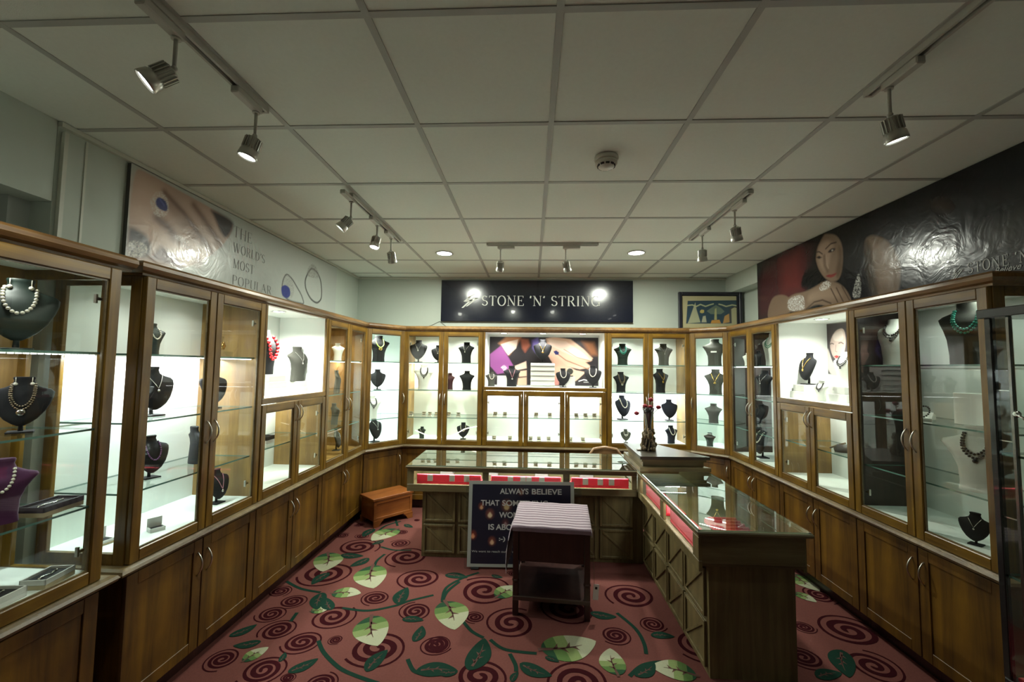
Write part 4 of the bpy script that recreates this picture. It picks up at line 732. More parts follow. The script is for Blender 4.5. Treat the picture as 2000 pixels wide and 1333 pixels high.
# niche blocks and risers
def block(cab,u,wd,z,w,d,h,label,mt=WHITEW,rot=0,ribs=0,name='riser'):
    x,y=world(cab,u,wd); o=thing(name,label,'riser',(x,y,z+.0004),R(CAB[cab][2]+rot)); t=MB(); t.box(-w/2,w/2,-d/2,d/2,0,h,ch=.0015); t.build('block',mt,o)
    if ribs:
        t=MB()
        for i in range(ribs):
            zz=h*(i+.6)/ribs; t.box(-w/2-.001,w/2+.001,-d/2-.012,-d/2,zz-.012,zz+.004,M=None,ch=.003)
        t.build('ledge_strip',mt,o)
    return o
block('B2',.663,.17,1.335,.27,.16,.268,'tall white stepped riser under the gold necklace bust, back niche',ribs=5)
block('B2',.205,.14,1.335,.11,.07,.12,'white block between the two left busts, back niche'); block('B2',.975,.17,1.335,.11,.07,.118,'white block under the silver watch stand, back niche')
for i in range(3): block('L2',.40,.2,1.335+.0455*i,.24-.02*i,.16-.01*i,.045,'%s white tray of the stack under the red bead bust'%('bottom','middle','top')[i])
block('L2',.80,.2,1.335,.25,.15,.040,'lower white slab under the tweed bust, left niche'); block('L2',.80,.2,1.3755,.20,.13,.043,'upper white slab under the tweed bust, left niche')
block('R2',.10,.16,1.335,.16,.16,.055,'lower frosted block under the gold pendant bust, right niche',rot=0); block('R2',.10,.16,1.3905,.13,.13,.053,'upper frosted block under the gold pendant bust, right niche')
block('R2',.44,.24,1.335,.22,.2,.055,'lower white block under the large white bust, right niche'); block('R2',.43,.24,1.3905,.18,.18,.053,'upper white block under the large white bust, right niche')
ws=thing('watch_stand','grey watch stand on the white block in the back niche','stand',(*world('B2',.975,.17),1.4545),0)
t=MB(); t.box(-.035,.035,-.02,.02,0,.012); t.build('foot',BUSTC['tweed'],ws); t=MB(); t.lathe([(.03,-.04),(.034,-.03),(.034,.03),(.03,.04)],14,(0,0,0),Matrix.Translation((0,0,.06))@Matrix.Rotation(R(90),4,'X')); t.build('cushion',BUSTC['tweed'],ws)
t=MB(); t.lathe([(.036,-.01),(.038,-.008),(.038,.008),(.036,.01)],18,(0,0,0),Matrix.Translation((0,0,.06))@Matrix.Rotation(R(90),4,'X')); o=t.build('watch',SILV,None,(*world('B2',.975,.17),1.4545)); tag(o,'silver watch round the grey cushion in the back niche','watch')
ws=thing('bracelet_stand','grey curved bracelet stand on glass shelf under right niche','stand',(*world('R2',.52,.12),.9975),R(-120)); t=MB(); t.lathe([(.0,0),(.045,.0),(.05,.02),(.03,.05),(0,.055)],14); t.build('pad',BUSTC['gray'],ws); t=MB(); t.box(-.008,.008,-.055,.045,.045,.055,M=Matrix.Rotation(R(25),4,'X')); t.build('band',SILV,ws)
x,y=world('L2',.30,.385); t=MB(); t.box(-.14,.14,-.004,.0,1.39,1.90); o=t.build('grey_panel',mat('grey_mirror_panel',(.22,.22,.19),.25),None,(x,y,0),(0,0,R(90))); tag(o,'grey upright panel leaning on the back of the left niche','panel')
# hanging lit cord in back left cabinet
pts=[]
for i in range(15):
    t_=i/14; pts.append((-1.42+.13+.70*t_,4.65+.05,.835-.075*math.sin(math.pi*min(1,t_*1.25))+.15*max(0,t_-.55)**1.2))
t=MB(); t.tube(pts,.0045,6); o=t.build('rope_light',mat('lit_cord',(1,1,1),.5,emit=(1,.93,.7),estr=1.2)); tag(o,'loose glowing light cord sagging inside the back left cabinet','rope light')
# bracelets curved in near right cabinet
for i,(u,wd,z,lb) in enumerate(((.28,.16,SH[1],'dark beaded bracelet on tilted pad, second shelf of nearest right cabinet'),)):
    x,y=world('R1',u,wd); g=thing('bracelet_pad','tilted cream bracelet pad, second shelf of nearest right cabinet','stand',(x,y,z+.0005),R(-70)); t=MB(); t.prism([(-.04,0),(.04,0),(.03,.05),(-.03,.05)],0,.012,M=Matrix.Rotation(R(40),4,'X')); t.box(-.03,.03,.02,.05,0,.03); t.build('pad',BUSTC['white'],g)
    t=MB(); P=[(.03*math.cos(a),.02*math.sin(a)-.005,.045+.03*math.sin(a)) for a in [k*2*math.pi/18 for k in range(18)]]
    for p in P: t.ball(p,.0055,6)
    o=t.build('bracelet',NECK['dark'],None,(x,y,z),(0,0,R(-70))); tag(o,lb,'bracelet')
block('R1',.52,.22,SH[1],.16,.10,.16,'cream box standing on second shelf of nearest right cabinet',BUSTC['white'],name='display_block')
# ================================================================ PRINTS
def sdpoly(px,pz,poly):
    """signed distance, negative inside"""
    d=np.full(px.shape,1e9); ins=np.zeros(px.shape,bool); n=len(poly)
    for i in range(n):
        ax,az=poly[i]; bx,bz=poly[(i+1)%n]; ex,ez=bx-ax,bz-az; wx,wz=px-ax,pz-az
        t=np.clip((wx*ex+wz*ez)/(ex*ex+ez*ez+1e-12),0,1); d=np.minimum(d,np.hypot(wx-ex*t,wz-ez*t))
        c=((az>pz)!=(bz>pz)); xi=ax+(pz-az)*(bx-ax)/((bz-az) if abs(bz-az)>1e-9 else 1e-9); ins^=c&(px<xi)
    return np.where(ins,-d,d)
def chaikin(p,closed=True,it=2):
    for _ in range(it):
        q=[]
        for i in range(len(p)):
            a,b=p[i],p[(i+1)%len(p)]; q+=[(a[0]*.78+b[0]*.22,a[1]*.78+b[1]*.22),(a[0]*.22+b[0]*.78,a[1]*.22+b[1]*.78)]
        p=q
    return p
def sdline(px,pz,pts,closed=False):
    d=np.full(px.shape,1e9); n=len(pts)
    for i in range(n if closed else n-1):
        ax,az=pts[i]; bx,bz=pts[(i+1)%n]; ex,ez=bx-ax,bz-az; wx,wz=px-ax,pz-az
        t=np.clip((wx*ex+wz*ez)/(ex*ex+ez*ez+1e-12),0,1); d=np.minimum(d,np.hypot(wx-ex*t,wz-ez*t))
    return d
def print_sheet(name,a0,a1,z0,z1,step,bg,feats,mapf,material,parent=None,flip=False,seed=1,smooth=False):
    """sheet printed with colours per vertex. mapf(a,z)->(x,y,z) world"""
    na=int((a1-a0)/step)+1; nz=int((z1-z0)/step)+1; A,Z=np.meshgrid(np.linspace(a0,a1,na),np.linspace(z0,z1,nz)); C=np.zeros(A.shape+(3,))+np.array(bg); rng=np.random.default_rng(seed)
    for kind,c,wd,pts in feats:
        c=np.array(c)
        if (kind=='ring' or smooth) and kind!='line' and len(pts)>4: pts=chaikin(pts)
        if kind=='poly': s=sdpoly(A,Z,pts); al=np.clip(.5-s/max(wd,step*1.0),0,1)
        elif kind=='line': s=sdline(A,Z,pts); al=np.clip(.5-(s-wd/2)/step,0,1) if wd<.015 else np.exp(-(s/wd)**2)*.85
        elif kind=='ring': s=sdline(A,Z,pts,True); al=np.clip(.5-(s-wd/2)/step,0,1)
        elif kind=='speck': s=sdpoly(A,Z,pts); al=np.clip(.5-s/step,0,1)*(rng.random(A.shape)**1.3)
        al=al[...,None]; C=C*(1-al)+c*al
    vs=[mapf(a,z) for a,z in zip(A.ravel(),Z.ravel())]; idx=np.arange(na*nz).reshape(nz,na)
    q=np.stack([idx[:-1,:-1],idx[:-1,1:],idx[1:,1:],idx[1:,:-1]],-1).reshape(-1,4)
    if flip: q=q[:,::-1]
    me=bpy.data.meshes.new(name); me.from_pydata(vs,[],q.tolist()); at=me.color_attributes.new('print','FLOAT_COLOR','POINT')
    at.data.foreach_set('color',np.concatenate([C.reshape(-1,3),np.ones((na*nz,1))],1).ravel().astype(np.float32)); me.materials.append(material); me.update()
    return put(name,me,parent)
# --- serif lettering built from nib strokes
def arc(cx,cy,rx,ry,a0,a1,n=14): return [(cx+rx*math.cos(R(a0+(a1-a0)*i/n)),cy+ry*math.sin(R(a0+(a1-a0)*i/n))) for i in range(n+1)]
GL={ # advance, strokes (points,thin?), serifs (x,y)
'S':(.62,[(arc(.30,.745,.19,.225,25,250)[:]+arc(.31,.265,.22,.235,100,-160),0)],[]),
'T':(.72,[([(.35,.02),(.35,.98)],0),([(.04,.97),(.66,.97)],1),([(.05,.80),(.05,.97)],1),([(.65,.80),(.65,.97)],1)],[(.35,.02)]),
'O':(.80,[(arc(.39,.5,.32,.485,0,360,28),0)],[]),
'N':(.84,[([(.14,.02),(.14,.98)],1),([(.12,.98),(.68,.02)],2),([(.68,.02),(.68,.98)],1)],[(.14,.02),(.12,.98),(.68,.98)]),
'E':(.66,[([(.15,.02),(.15,.98)],0),([(.06,.97),(.56,.97)],1),([(.15,.52),(.42,.52)],1),([(.06,.025),(.58,.025)],1),([(.56,.80),(.56,.97)],1),([(.59,.03),(.59,.22)],1),([(.42,.42),(.42,.62)],1)],[]),
'R':(.76,[([(.15,.02),(.15,.98)],0),([(.06,.97),(.36,.97)]+arc(.36,.735,.20,.235,90,-90)+[(.15,.50)],0),([(.36,.50),(.62,.04)],2)],[(.15,.02),(.65,.02)]),
'I':(.36,[([(.17,.02),(.17,.98)],0)],[(.17,.02),(.17,.98)]),
'G':(.82,[(arc(.42,.5,.34,.485,50,325,22),0),([(.70,.05),(.70,.42)],0)],[(.66,.42)]),
'L':(.62,[([(.15,.02),(.15,.98)],0),([(.06,.025),(.56,.025)],1),([(.57,.03),(.57,.25)],1)],[(.15,.98)]),
'W':(1.08,[([(.06,.98),(.28,.02)],2),([(.28,.02),(.50,.92)],1),([(.48,.98),(.72,.02)],2),([(.72,.02),(.96,.98)],1)],[(.06,.98),(.50,.98),(.96,.98)]),
'M':(.98,[([(.14,.02),(.16,.98)],1),([(.16,.98),(.46,.03)],2),([(.46,.03),(.78,.98)],1),([(.80,.98),(.80,.02)],0)],[(.14,.02),(.80,.02)]),
'D':(.80,[([(.15,.02),(.15,.98)],0),([(.06,.97),(.30,.97)]+arc(.30,.5,.38,.47,90,-90,18)+[(.06,.03)],0)],[]),
'P':(.66,[([(.15,.02),(.15,.98)],0),([(.06,.97),(.34,.97)]+arc(.34,.72,.22,.25,90,-90)+[(.15,.47)],0)],[(.15,.02)]),
'U':(.80,[([(.14,.98),(.14,.30)]+arc(.40,.28,.26,.27,180,360)+[(.66,.98)],0)],[(.14,.98),(.66,.98)]),
'A':(.80,[([(.08,.02),(.38,.98)],1),([(.36,.98),(.70,.02)],2),([(.20,.36),(.58,.36)],1)],[(.08,.02),(.70,.02)]),
'H':(.84,[([(.15,.02),(.15,.98)],0),([(.68,.02),(.68,.98)],0),([(.15,.52),(.68,.52)],1)],[(.15,.02),(.15,.98),(.68,.02),(.68,.98)]),
"'":(.24,[([(.12,.98),(.13,.90),(.08,.78)],0)],[]),
"`":(.24,[([(.13,.98),(.08,.86),(.10,.76)],0)],[]),
' ':(.30,[],[])}
def serif(text,h,thick=.115,thin=.045,track=0.0):
    """flat letters in the x-z plane (facing -y), left aligned at 0"""
    t=MB(); x=0
    def stroke(pts,mode,ox):
        N=len(pts); vs=[]
        for i in range(N):
            ax,ay=pts[max(i-1,0)]; bx,by=pts[min(i+1,N-1)]; dx,dy=bx-ax,by-ay; l=math.hypot(dx,dy) or 1
            wv=thin if mode==1 else thick if mode==2 else thin+(thick-thin)*(abs(dy)/l)**1.2
            px,py=pts[i]; nx,ny=-dy/l*wv/2,dx/l*wv/2
            vs+=[((ox+px+nx)*h,0,(py+ny)*h),((ox+px-nx)*h,0,(py-ny)*h)]
        t.add(vs,[[2*i,2*i+2,2*i+3,2*i+1] for i in range(N-1)])
    for ch in text:
        adv,sts,srf=GL[ch]
        for pts,mode in sts: stroke(pts,mode,x)
        for sx,sy in srf: stroke([(sx-.10,sy),(sx+.10,sy)],1,x)
        x+=adv+track
    return t,x*h
def fixnormal(me,dirv):
    bm=bmesh.new(); bm.from_mesh(me); bm.normal_update()
    for f in bm.faces:
        if f.normal.dot(dirv)<0: f.normal_flip()
    bm.to_mesh(me); bm.free()
def sans(text,size,mt,parent,loc,rot=(R(90),0,0),bold=.0,shear=0,label=None,name='lettering',sp=1.0,ext=.0004):
    c=bpy.data.curves.new('txt','FONT'); c.body=text; c.size=size; c.offset=bold; c.shear=shear; c.space_character=sp; c.extrude=ext
    o=bpy.data.objects.new('txt',c); COL.objects.link(o); bpy.context.view_layer.update()
    me=bpy.data.meshes.new_from_object(o.evaluated_get(bpy.context.evaluated_depsgraph_get())); bpy.data.objects.remove(o)
    me.materials.clear(); me.materials.append(mt)
    return put(name,me,parent,loc,rot,label)
def logo(h):
    t=MB()
    for pts in ([(0,0),(.10,.0),(.62,.62),(.52,.66)],[(.22,.10),(.32,.12),(.86,.70),(.76,.72)],[(.10,.46),(.20,.44),(.50,.78),(.42,.82)],[(.20,.44),(.56,.50),(.60,.60),(.26,.54)],[(.52,.66),(.92,.66),(.86,.74),(.60,.74)],[(.36,.70),(.74,1.0),(.70,1.02),(.30,.76)]):
        t.add([(x*h,0,y*h) for x,y in pts],[[0,1,2,3]])
    return t
SIGNP=mat('sign_letter_cream',(.62,.63,.58),.5); GREYINK=mat('grey_letter_ink',(.20,.20,.19),.6); PALEINK=mat('pale_letter_ink',(.45,.45,.42),.5)
# back wall sign
sg=thing('shop_sign','long dark navy shop sign lettered STONE N STRING on the back wall','sign',(.05,5.02,0))
mt=mat('navy_gloss_board',(.008,.010,.020),.18,coat=.3,bump=.25,bscale=5)
t=MB(); t.box(-1.150,1.150,-.012,.03,2.10,2.60,ch=.003); t.build('board',mt,sg)
def words3(h,mt,parent,fn,total,thick=.115,thin=.045,track=.045,text=("STONE","`N'","STRING")):
    ws=[serif(w_,h,thick,thin,track) for w_ in text]; gap=h*.42; tot=sum(w_[1] for w_ in ws)+gap*(len(ws)-1); s_=total/tot; x=0
    for t,wd in ws:
        me=t.mesh('lettering',mt); fixnormal(me,Vector((0,-1,0))); loc,rz=fn(x*s_); o=put('lettering',me,parent,loc,(0,0,rz)); o.scale=(s_,1,1); x+=wd+gap
words3(.122,SIGNP,sg,lambda x:((-.66+x,-.0145,2.290),0),1.43)
me=logo(.17).mesh('logo',SIGNP); fixnormal(me,Vector((0,-1,0))); o=put('logo',me,sg,(-.90,-.0145,2.262)); o.scale=(1.35,1,1)
# cable by the sign
t=MB(); t.tube([(-1.30,5.045,2.02),(-1.22,5.043,2.05),(-1.12,5.042,2.10),(-1.06,5.043,2.055),(-1.00,5.044,2.0)],.0025,5); o=t.build('cable',mat('grey_cable',(.12,.12,.11),.5)); tag(o,'thin dark cable looping on the wall below the navy sign','cable')
# left banner
bn=thing('wall_banner','long left wall banner of a ring on a hand, lettered THE WORLDS MOST POPULAR','banner',(0,0,0))
PB=vcol('banner_print',.30,.5,coat=.25,crinkle=.12)
print_sheet('printed_sheet',2.07,4.43,2.005,2.612,.0065,(.42,.45,.42),LB,lambda a,z:(-2.128+.0,a,z),PB,bn,flip=False,seed=2,smooth=True)
t=MB(); t.box(-2.149,-2.130,2.07,4.43,2.0,2.612); t.build('backing_board',mat('banner_edge',(.10,.10,.09),.7),bn)
fixnormal([c for c in bn.children if c.name.startswith('printed_sheet')][0].data,Vector((1,0,0)))
for txt,y,z,h,w_ in (("THE",2.842,2.462,.080,.205),("WORLD'S",2.850,2.352,.068,.36),("MOST",2.853,2.238,.068,.235),("POPULAR",2.853,2.120,.068,.46)):
    t,wd=serif(txt,h,.085,.03,.05); me=t.mesh('lettering',GREYINK); fixnormal(me,Vector((0,-1,0))); o=put('lettering',me,bn,(-2.1262,y,z),(0,0,R(90))); o.scale=(w_/wd,1,1)
# right banner
bn=thing('wall_banner','long dark right wall banner with a jewelled woman and STONE N STRING lettering','banner',(0,0,0))
PB2=vcol('banner_print_gloss',.22,.3,coat=.12,crinkle=.14)
o=print_sheet('printed_sheet',.9,4.325,2.02,2.635,.0068,(.010,.010,.012),RB,lambda a,z:(2.283,a,z),PB2,bn,seed=3,smooth=True); fixnormal(o.data,Vector((-1,0,0)))
t=MB(); t.box(2.285,2.294,.9,4.325,2.02,2.635); t.build('backing_board',MATS['banner_edge'],bn)
words3(.056,PALEINK,bn,lambda x:((2.2812,2.284-x,2.073),R(-90)),.54,.11,.05,.10)
me=logo(.075).mesh('logo',PALEINK); fixnormal(me,Vector((0,-1,0))); o=put('logo',me,bn,(2.2812,2.375,2.05),(0,0,R(-90))); o.scale=(1.1,1,1)
sans('Believe',.040,PALEINK,bn,(2.2812,2.16,2.045),(R(90),0,R(-90)),shear=.4); sans('Li',.040,PALEINK,bn,(2.2812,2.035,2.045),(R(90),0,R(-90)),shear=.4)
t=MB(); t.box(2.2809,2.2816,2.17,2.215,2.049,2.051); t.build('dash',PALEINK,bn)
# poster in back niche, right niche, framed picture
po=thing('poster','advert poster of hands with a sapphire ring inside the back niche','poster',(0,0,0))
PM=vcol('poster_print',.45)
o=print_sheet('printed_sheet',-.500,.790,1.345,1.915,.0045,(.02,.017,.018),BP,lambda a,z:(a,5.008,z),PM,po,seed=4); fixnormal(o.data,Vector((0,-1,0)))
t=MB(); t.box(-.500,.790,5.0085,5.0165,1.345,1.915); t.build('backing',WHITEW,po)
po=thing('poster','tall poster of a woman with red lips inside the right niche','poster',(0,0,0))
o=print_sheet('printed_sheet',2.90,3.545,1.345,1.945,.004,(.80,.82,.77),RP,lambda a,z:(2.4145,a,z),PM,po,seed=5,smooth=True); fixnormal(o.data,Vector((-1,0,0)))
t=MB(); t.box(2.415,2.4175,2.90,3.545,1.345,1.945); t.build('backing',WHITEW,po)
fp=thing('framed_picture','dark framed naive village painting standing above the right corner cabinet','picture',(0,0,0))
o=print_sheet('printed_sheet',1.745,2.36,2.03,2.405,.004,(.42,.38,.22),FP,lambda a,z:(a,4.928,z),vcol('picture_print',.4,coat=.4),fp,seed=6); fixnormal(o.data,Vector((0,-1,0)))
t=MB(); FRM=mat('black_frame',(.02,.02,.028),.3); x0,x1,z0,z1=1.70,2.42,2.0,2.45
t.box(x0,x0+.035,4.905,4.945,z0,z1,ch=.004); t.box(x1-.035,x1,4.905,4.945,z0,z1,ch=.004); t.box(x0+.035,x1-.035,4.905,4.945,z1-.035,z1,ch=.004); t.box(x0+.035,x1-.035,4.905,4.945,z0,z0+.03,ch=.004); t.build('frame',FRM,fp)
t=MB(); t.box(x0+.03,x1-.03,4.930,4.944,z0+.02,z1-.03); t.build('backing',FRM,fp)
# ================================================================ COUNTERS
def raised(root,orig,uvec,nvec,W,z0,z1,flip,key):
    """raised counter panel with a diagonal batten"""
    if key not in MESHC:
        H=z1-z0; t=MB(); b=.018
        t.box(0,W,-.006,.0,0,H,ch=.002)
        for q in ((0,b,0,H),(W-b,W,0,H),(b,W-b,0,b),(b,W-b,H-b,H)): t.box(q[0],q[1],-.016,-.006,q[2],q[3],ch=.002)
        ang=math.atan2(-(H-2*b),W-2*b)*(1 if not flip else -1); L=math.hypot(W-2*b,H-2*b)*.97
        M=Matrix.Translation((W/2,-.010,H/2))@Matrix.Rotation(-ang,4,'Y'); t.box(-L/2,L/2,-.004,.004,-.007,.007,M=M,ch=.0015)
        MESHC[key]=t.mesh('raised_panel',CV)
    M=Matrix(((uvec[0],-nvec[0],0),(uvec[1],-nvec[1],0),(0,0,1)))
    return put('raised_panel',MESHC[key],root,(orig[0],orig[1],z0),(0,0,math.atan2(uvec[1],uvec[0])))
c1=thing('glass_counter','long low glass topped jewelry counter with red trays facing the room','counter',(0,0,0))
XA,XB,Y0,Y1=-1.0,.835,3.42,4.04
panel(c1,'base_front',(-.886,.91,3.505,3.525,0,.56),CV); panel(c1,'base_side',(-.886,-.866,3.525,3.98,0,.56),CV); panel(c1,'base_back',(-.866,.91,3.96,3.98,0,.56),CV); panel(c1,'deck',(XA+.012,.85,3.452,4.02,.56,.585),CH)
for i in range(6):
    for r_ in (0,1): raised(c1,(-.872+.287*i,3.505),(1,0),(0,1),.262,(.035,.285)[r_],(.262,.528)[r_],False,('rp',.262,r_))
t=MB(); t.box(XA,XB+.012,3.432,3.455,.54,.598,ch=.003); t.box(XA,XB+.012,3.432,3.455,.702,.735,ch=.003); t.build('front_rail',CH,c1)
for a,b in ((-1.0,-.945),(-.385,-.335),(.262,.315),(.805,.845)): t=MB(); t.box(a,b,3.434,3.454,.598,.702,ch=.002); t.build('mullion',CV,c1)
t=MB(); t.box(XA,XA+.02,3.455,4.03,.54,.735,ch=.002); t.box(XA+.02,.86,4.01,4.03,.54,.735,ch=.002); t.build('case_frame',CV,c1)
t=MB(); t.box(-.95,.81,3.441,3.445,.596,.704); t.build('front_glass',GLASS,c1)
t=MB(); t.box(XA-.012,XB+.008,Y0-.004,Y0+.022,.728,.745,ch=.005); t.box(XA-.012,XA+.02,Y0,Y1+.01,.728,.745,ch=.005); t.box(XA,XB+.008,Y1-.015,Y1+.01,.728,.745,ch=.004); t.build('top_frame',CH,c1)
t=MB(); t.box(XA,XB,Y0+.004,Y1,.7455,.7515,ch=.001); o=t.build('glass_top',[TOPG],c1)
t=MB(); t.box(XA,XB,Y0+.0025,Y0+.0039,.7455,.7515); t.build('glass_edge',mat('green_glass_edge',(.16,.24,.18),.2),c1)
ledl=area('counter_led',(-.08,3.475,.725),1.7,.02,3.2,(1,1,.95),c1,rot=(R(25),0,0))
t=MB(); t.box(-.93,.79,3.458,3.464,.722,.727); t.build('led_strip',LED,c1)
c2=thing('glass_counter','glass topped jewelry counter arm running toward the camera beside right cabinets','counter',(0,0,0))
AX0,AX1,AY0,AY1=.845,1.40,2.20,4.04
panel(c2,'base_end',(.915,1.345,2.262,2.282,0,.575),CV); panel(c2,'base_side',(.915,.935,2.282,3.50,0,.56),CV); panel(c2,'base_back',(1.325,1.345,2.282,4.0,0,.56),CV); panel(c2,'deck',(.865,1.385,2.235,4.02,.56,.585),CH)
for i in range(4):
    for r_ in (0,1): raised(c2,(.915,3.475-.30*i),(0,-1),(-1,0),.285,(.035,.285)[r_],(.262,.528)[r_],True,('rp2',.285,r_))
t=MB(); t.box(.868,1.378,2.222,2.24,.577,.722,ch=.003); t.build('end_band',CH,c2)
t=MB(); t.box(.852,.872,2.222,3.44,.54,.592,ch=.003); t.box(.852,.872,2.222,3.44,.706,.735,ch=.003); t.box(.852,.873,2.222,2.30,.592,.706,ch=.002); t.box(.852,.873,2.80,2.86,.592,.706,ch=.002); t.box(.852,.873,3.36,3.44,.592,.706,ch=.002); t.build('side_rail',CV,c2)
t=MB(); t.box(1.375,1.393,2.24,4.03,.54,.735,ch=.002); t.build('case_frame',CV,c2)
t=MB(); t.box(.860,.864,2.29,3.37,.590,.708); t.build('side_glass',GLASS,c2)
t=MB(); t.box(AX0-.006,AX1+.006,AY0-.006,AY0+.03,.724,.745,ch=.006); t.box(AX0-.006,AX0+.016,AY0,3.43,.728,.745,ch=.004); t.box(AX1-.016,AX1+.006,AY0,AY1,.728,.745,ch=.004); t.build('top_frame',CH,c2)
t=MB(); t.box(AX0,AX1,AY0+.004,AY1,.7455,.7515,ch=.001); t.build('glass_top',[TOPG],c2)
t=MB(); t.box(AX0-.001,AX0+.0004,AY0+.004,3.425,.7455,.7515); t.build('glass_edge',MATS['green_glass_edge'],c2)
area('counter_led',(.89,2.85,.725),.02,1.0,.8,(1,1,.95),c2)
t=MB(); t.box(.876,.882,2.30,3.40,.722,.727); t.build('led_strip',LED,c2)
# red trays in the counters
def tray(x0,x1,y0,y1,z,label,tags=0,seed=1):
    o=thing('red_tray',label,'tray',((x0+x1)/2,(y0+y1)/2,z),0,'red velvet trays'); hx,hy=(x1-x0)/2,(y1-y0)/2
    t=MB(); t.box(-hx,hx,-hy,hy,0,.02,ch=.004); t.build('base',RED,o)
    t=MB(); n=max(3,int((y1-y0)/.045))
    for i in range(n): yy=-hy+.02+(2*hy-.04)*(i+.5)/n; t.tube([(-hx+.012,yy,.03),(hx-.012,yy,.03)],.016,8)
    t.build('roll',RED,o)
    t=MB(); t.box(-hx,hx,-hy,-hy+.014,.02,.085,ch=.006); t.build('front_pad',RED,o)
    rnd=random.Random(seed); t=MB()
    for i in range(tags): xx=-hx+.10+(2*hx-.2)*(i+rnd.random()*.6)/max(1,tags-.4); t.box(xx-.022,xx+.022,-hy-.002,-hy,.030,.080,ch=.0005)
    if tags: q=t.build('silver_piece',mat('dull_silver',(.42,.40,.34),.5,.1),None,((x0+x1)/2,(y0+y1)/2,z)); tag(q,'dull silver pieces on the front of the %s'%label.replace('long ',''),'jewelry'); q['kind']='stuff'
    return o
tray(-.93,-.40,3.47,3.62,.5855,'long red velvet tray in the left opening of the front counter',3,1)
tray(-.32,.25,3.47,3.62,.5855,'long red velvet tray in the middle opening of the front counter',4,2)
tray(.33,.79,3.47,3.62,.5855,'long red velvet tray in the right opening of the front counter',3,3)
for i,(a,b,lb) in enumerate(((2.33,2.78,'near'),(2.88,3.34,'far'))):
    o=thing('red_tray','red velvet tray at the %s end of the counter arm'%lb,'tray',(.96,(a+b)/2,.5855)); hy=(b-a)/2; t=MB(); t.box(-.07,.07,-hy,hy,0,.02,ch=.004); t.build('base',RED,o); t=MB(); t.box(-.07,-.056,-hy,hy,.02,.095,ch=.005); t.build('front_pad',RED,o)
o=thing('red_tray','large red velvet tray under the arm glass beside white boxes','tray',(1.20,2.62,.5855)); t=MB(); t.box(-.10,.10,-.16,.16,0,.03,ch=.006); t.build('base',RED,o)
t=MB()
for i in range(6): t.tube([(-.085,-.13+.052*i,.034),(.085,-.13+.052*i,.034)],.014,8)
t.build('roll',RED,o)
for i,(x,y) in enumerate(((1.21,2.44),(1.325,2.50))): jewelbox(x,y,.6185 if i==0 else .5855,(5,20)[i],.07,.06,.035,'%s white ring box under the counter arm glass'%('left','right')[i],WHITEW,WHITEW,NAVYB,False)
for i,(x,y) in enumerate(((-.75,3.85),(-.35,3.86),(.1,3.84),(.5,3.87))): jewelbox(x,y,.5855,0,.12,.09,.03,'%s grey tray box at the back of the front counter'%('leftmost','second','third','rightmost')[i],mat('grey_tray',(.3,.3,.28),.5),MATS['grey_tray'],NAVYB,False)
# pedestal on the counter corner
pd=thing('pedestal','low stepped grey wooden pedestal on the counter corner','pedestal',(0,0,0))
P0=[(.862,3.39),(1.412,3.42),(1.16,3.93),(.868,4.00)]
def inset(P,d):
    c=Vector((sum(p[0] for p in P)/len(P),sum(p[1] for p in P)/len(P))); return [tuple(Vector(p)+(c-Vector(p)).normalized()*d) for p in P]
t=MB(); t.prism(inset(P0,-.006),.752,.782); t.build('plinth',CH,pd); t=MB(); t.prism(inset(P0,.05),.782,.838); t.build('riser',CH,pd); t=MB(); t.prism(inset(P0,.028),.822,.842); t.build('moulding',CH,pd); t=MB(); t.prism(P0,.842,.866); t.build('top_board',CP,pd)
# vase
vs_=thing('vase','carved flared vase with figured foot holding red roses on the pedestal','vase',(1.0,3.66,.8665))
BR=mat('antique_bronze',(.055,.042,.028),.35,.5,noise=.6,nscale=60); t=MB(); t.lathe([(.050,0),(.052,.008),(.04,.02),(.03,.05),(.022,.12),(.021,.18),(.028,.25),(.040,.31),(.052,.36),(.047,.358),(.03,.30)],24); t.build('body',mat('dark_vase_glaze',(.02,.014,.016),.2,coat=.5),vs_)
rnd=random.Random(5); t=MB()
for i in range(70):
    a=rnd.random()*6.28; z=rnd.random()**1.4*.17; r=.052-.12*z+rnd.random()*.012; t.ball((r*math.cos(a),r*math.sin(a),z+.008),.007+rnd.random()*.007,6,(1,1,1.5))
for i in range(10):
    a=i*.63; t.tube([(.05*math.cos(a),.05*math.sin(a),0),(.045*math.cos(a+.2),.045*math.sin(a+.2),.06),(.026*math.cos(a+.5),.026*math.sin(a+.5),.13),(.024*math.cos(a+.8),.024*math.sin(a+.8),.19)],[.007,.006,.005,.003],6)
t.build('carved_foliage',mat('gilt_carving',(.16,.12,.07),.4,.3,noise=.5,nscale=80),vs_)
t=MB(); t.box(-.10,-.045,-.03,.01,0,.008,ch=.002); t.lathe([(.016,0),(.018,.01),(.010,.03),(.014,.06),(.010,.085),(.013,.095),(.0,.11)],10,(-.055,-.02,.004)); t.build('figurine',MATS['gilt_carving'],vs_)
ROSE=mat('dark_red_rose',(.22,.006,.02),.7); STEM=mat('rose_stem',(.10,.12,.05),.6)
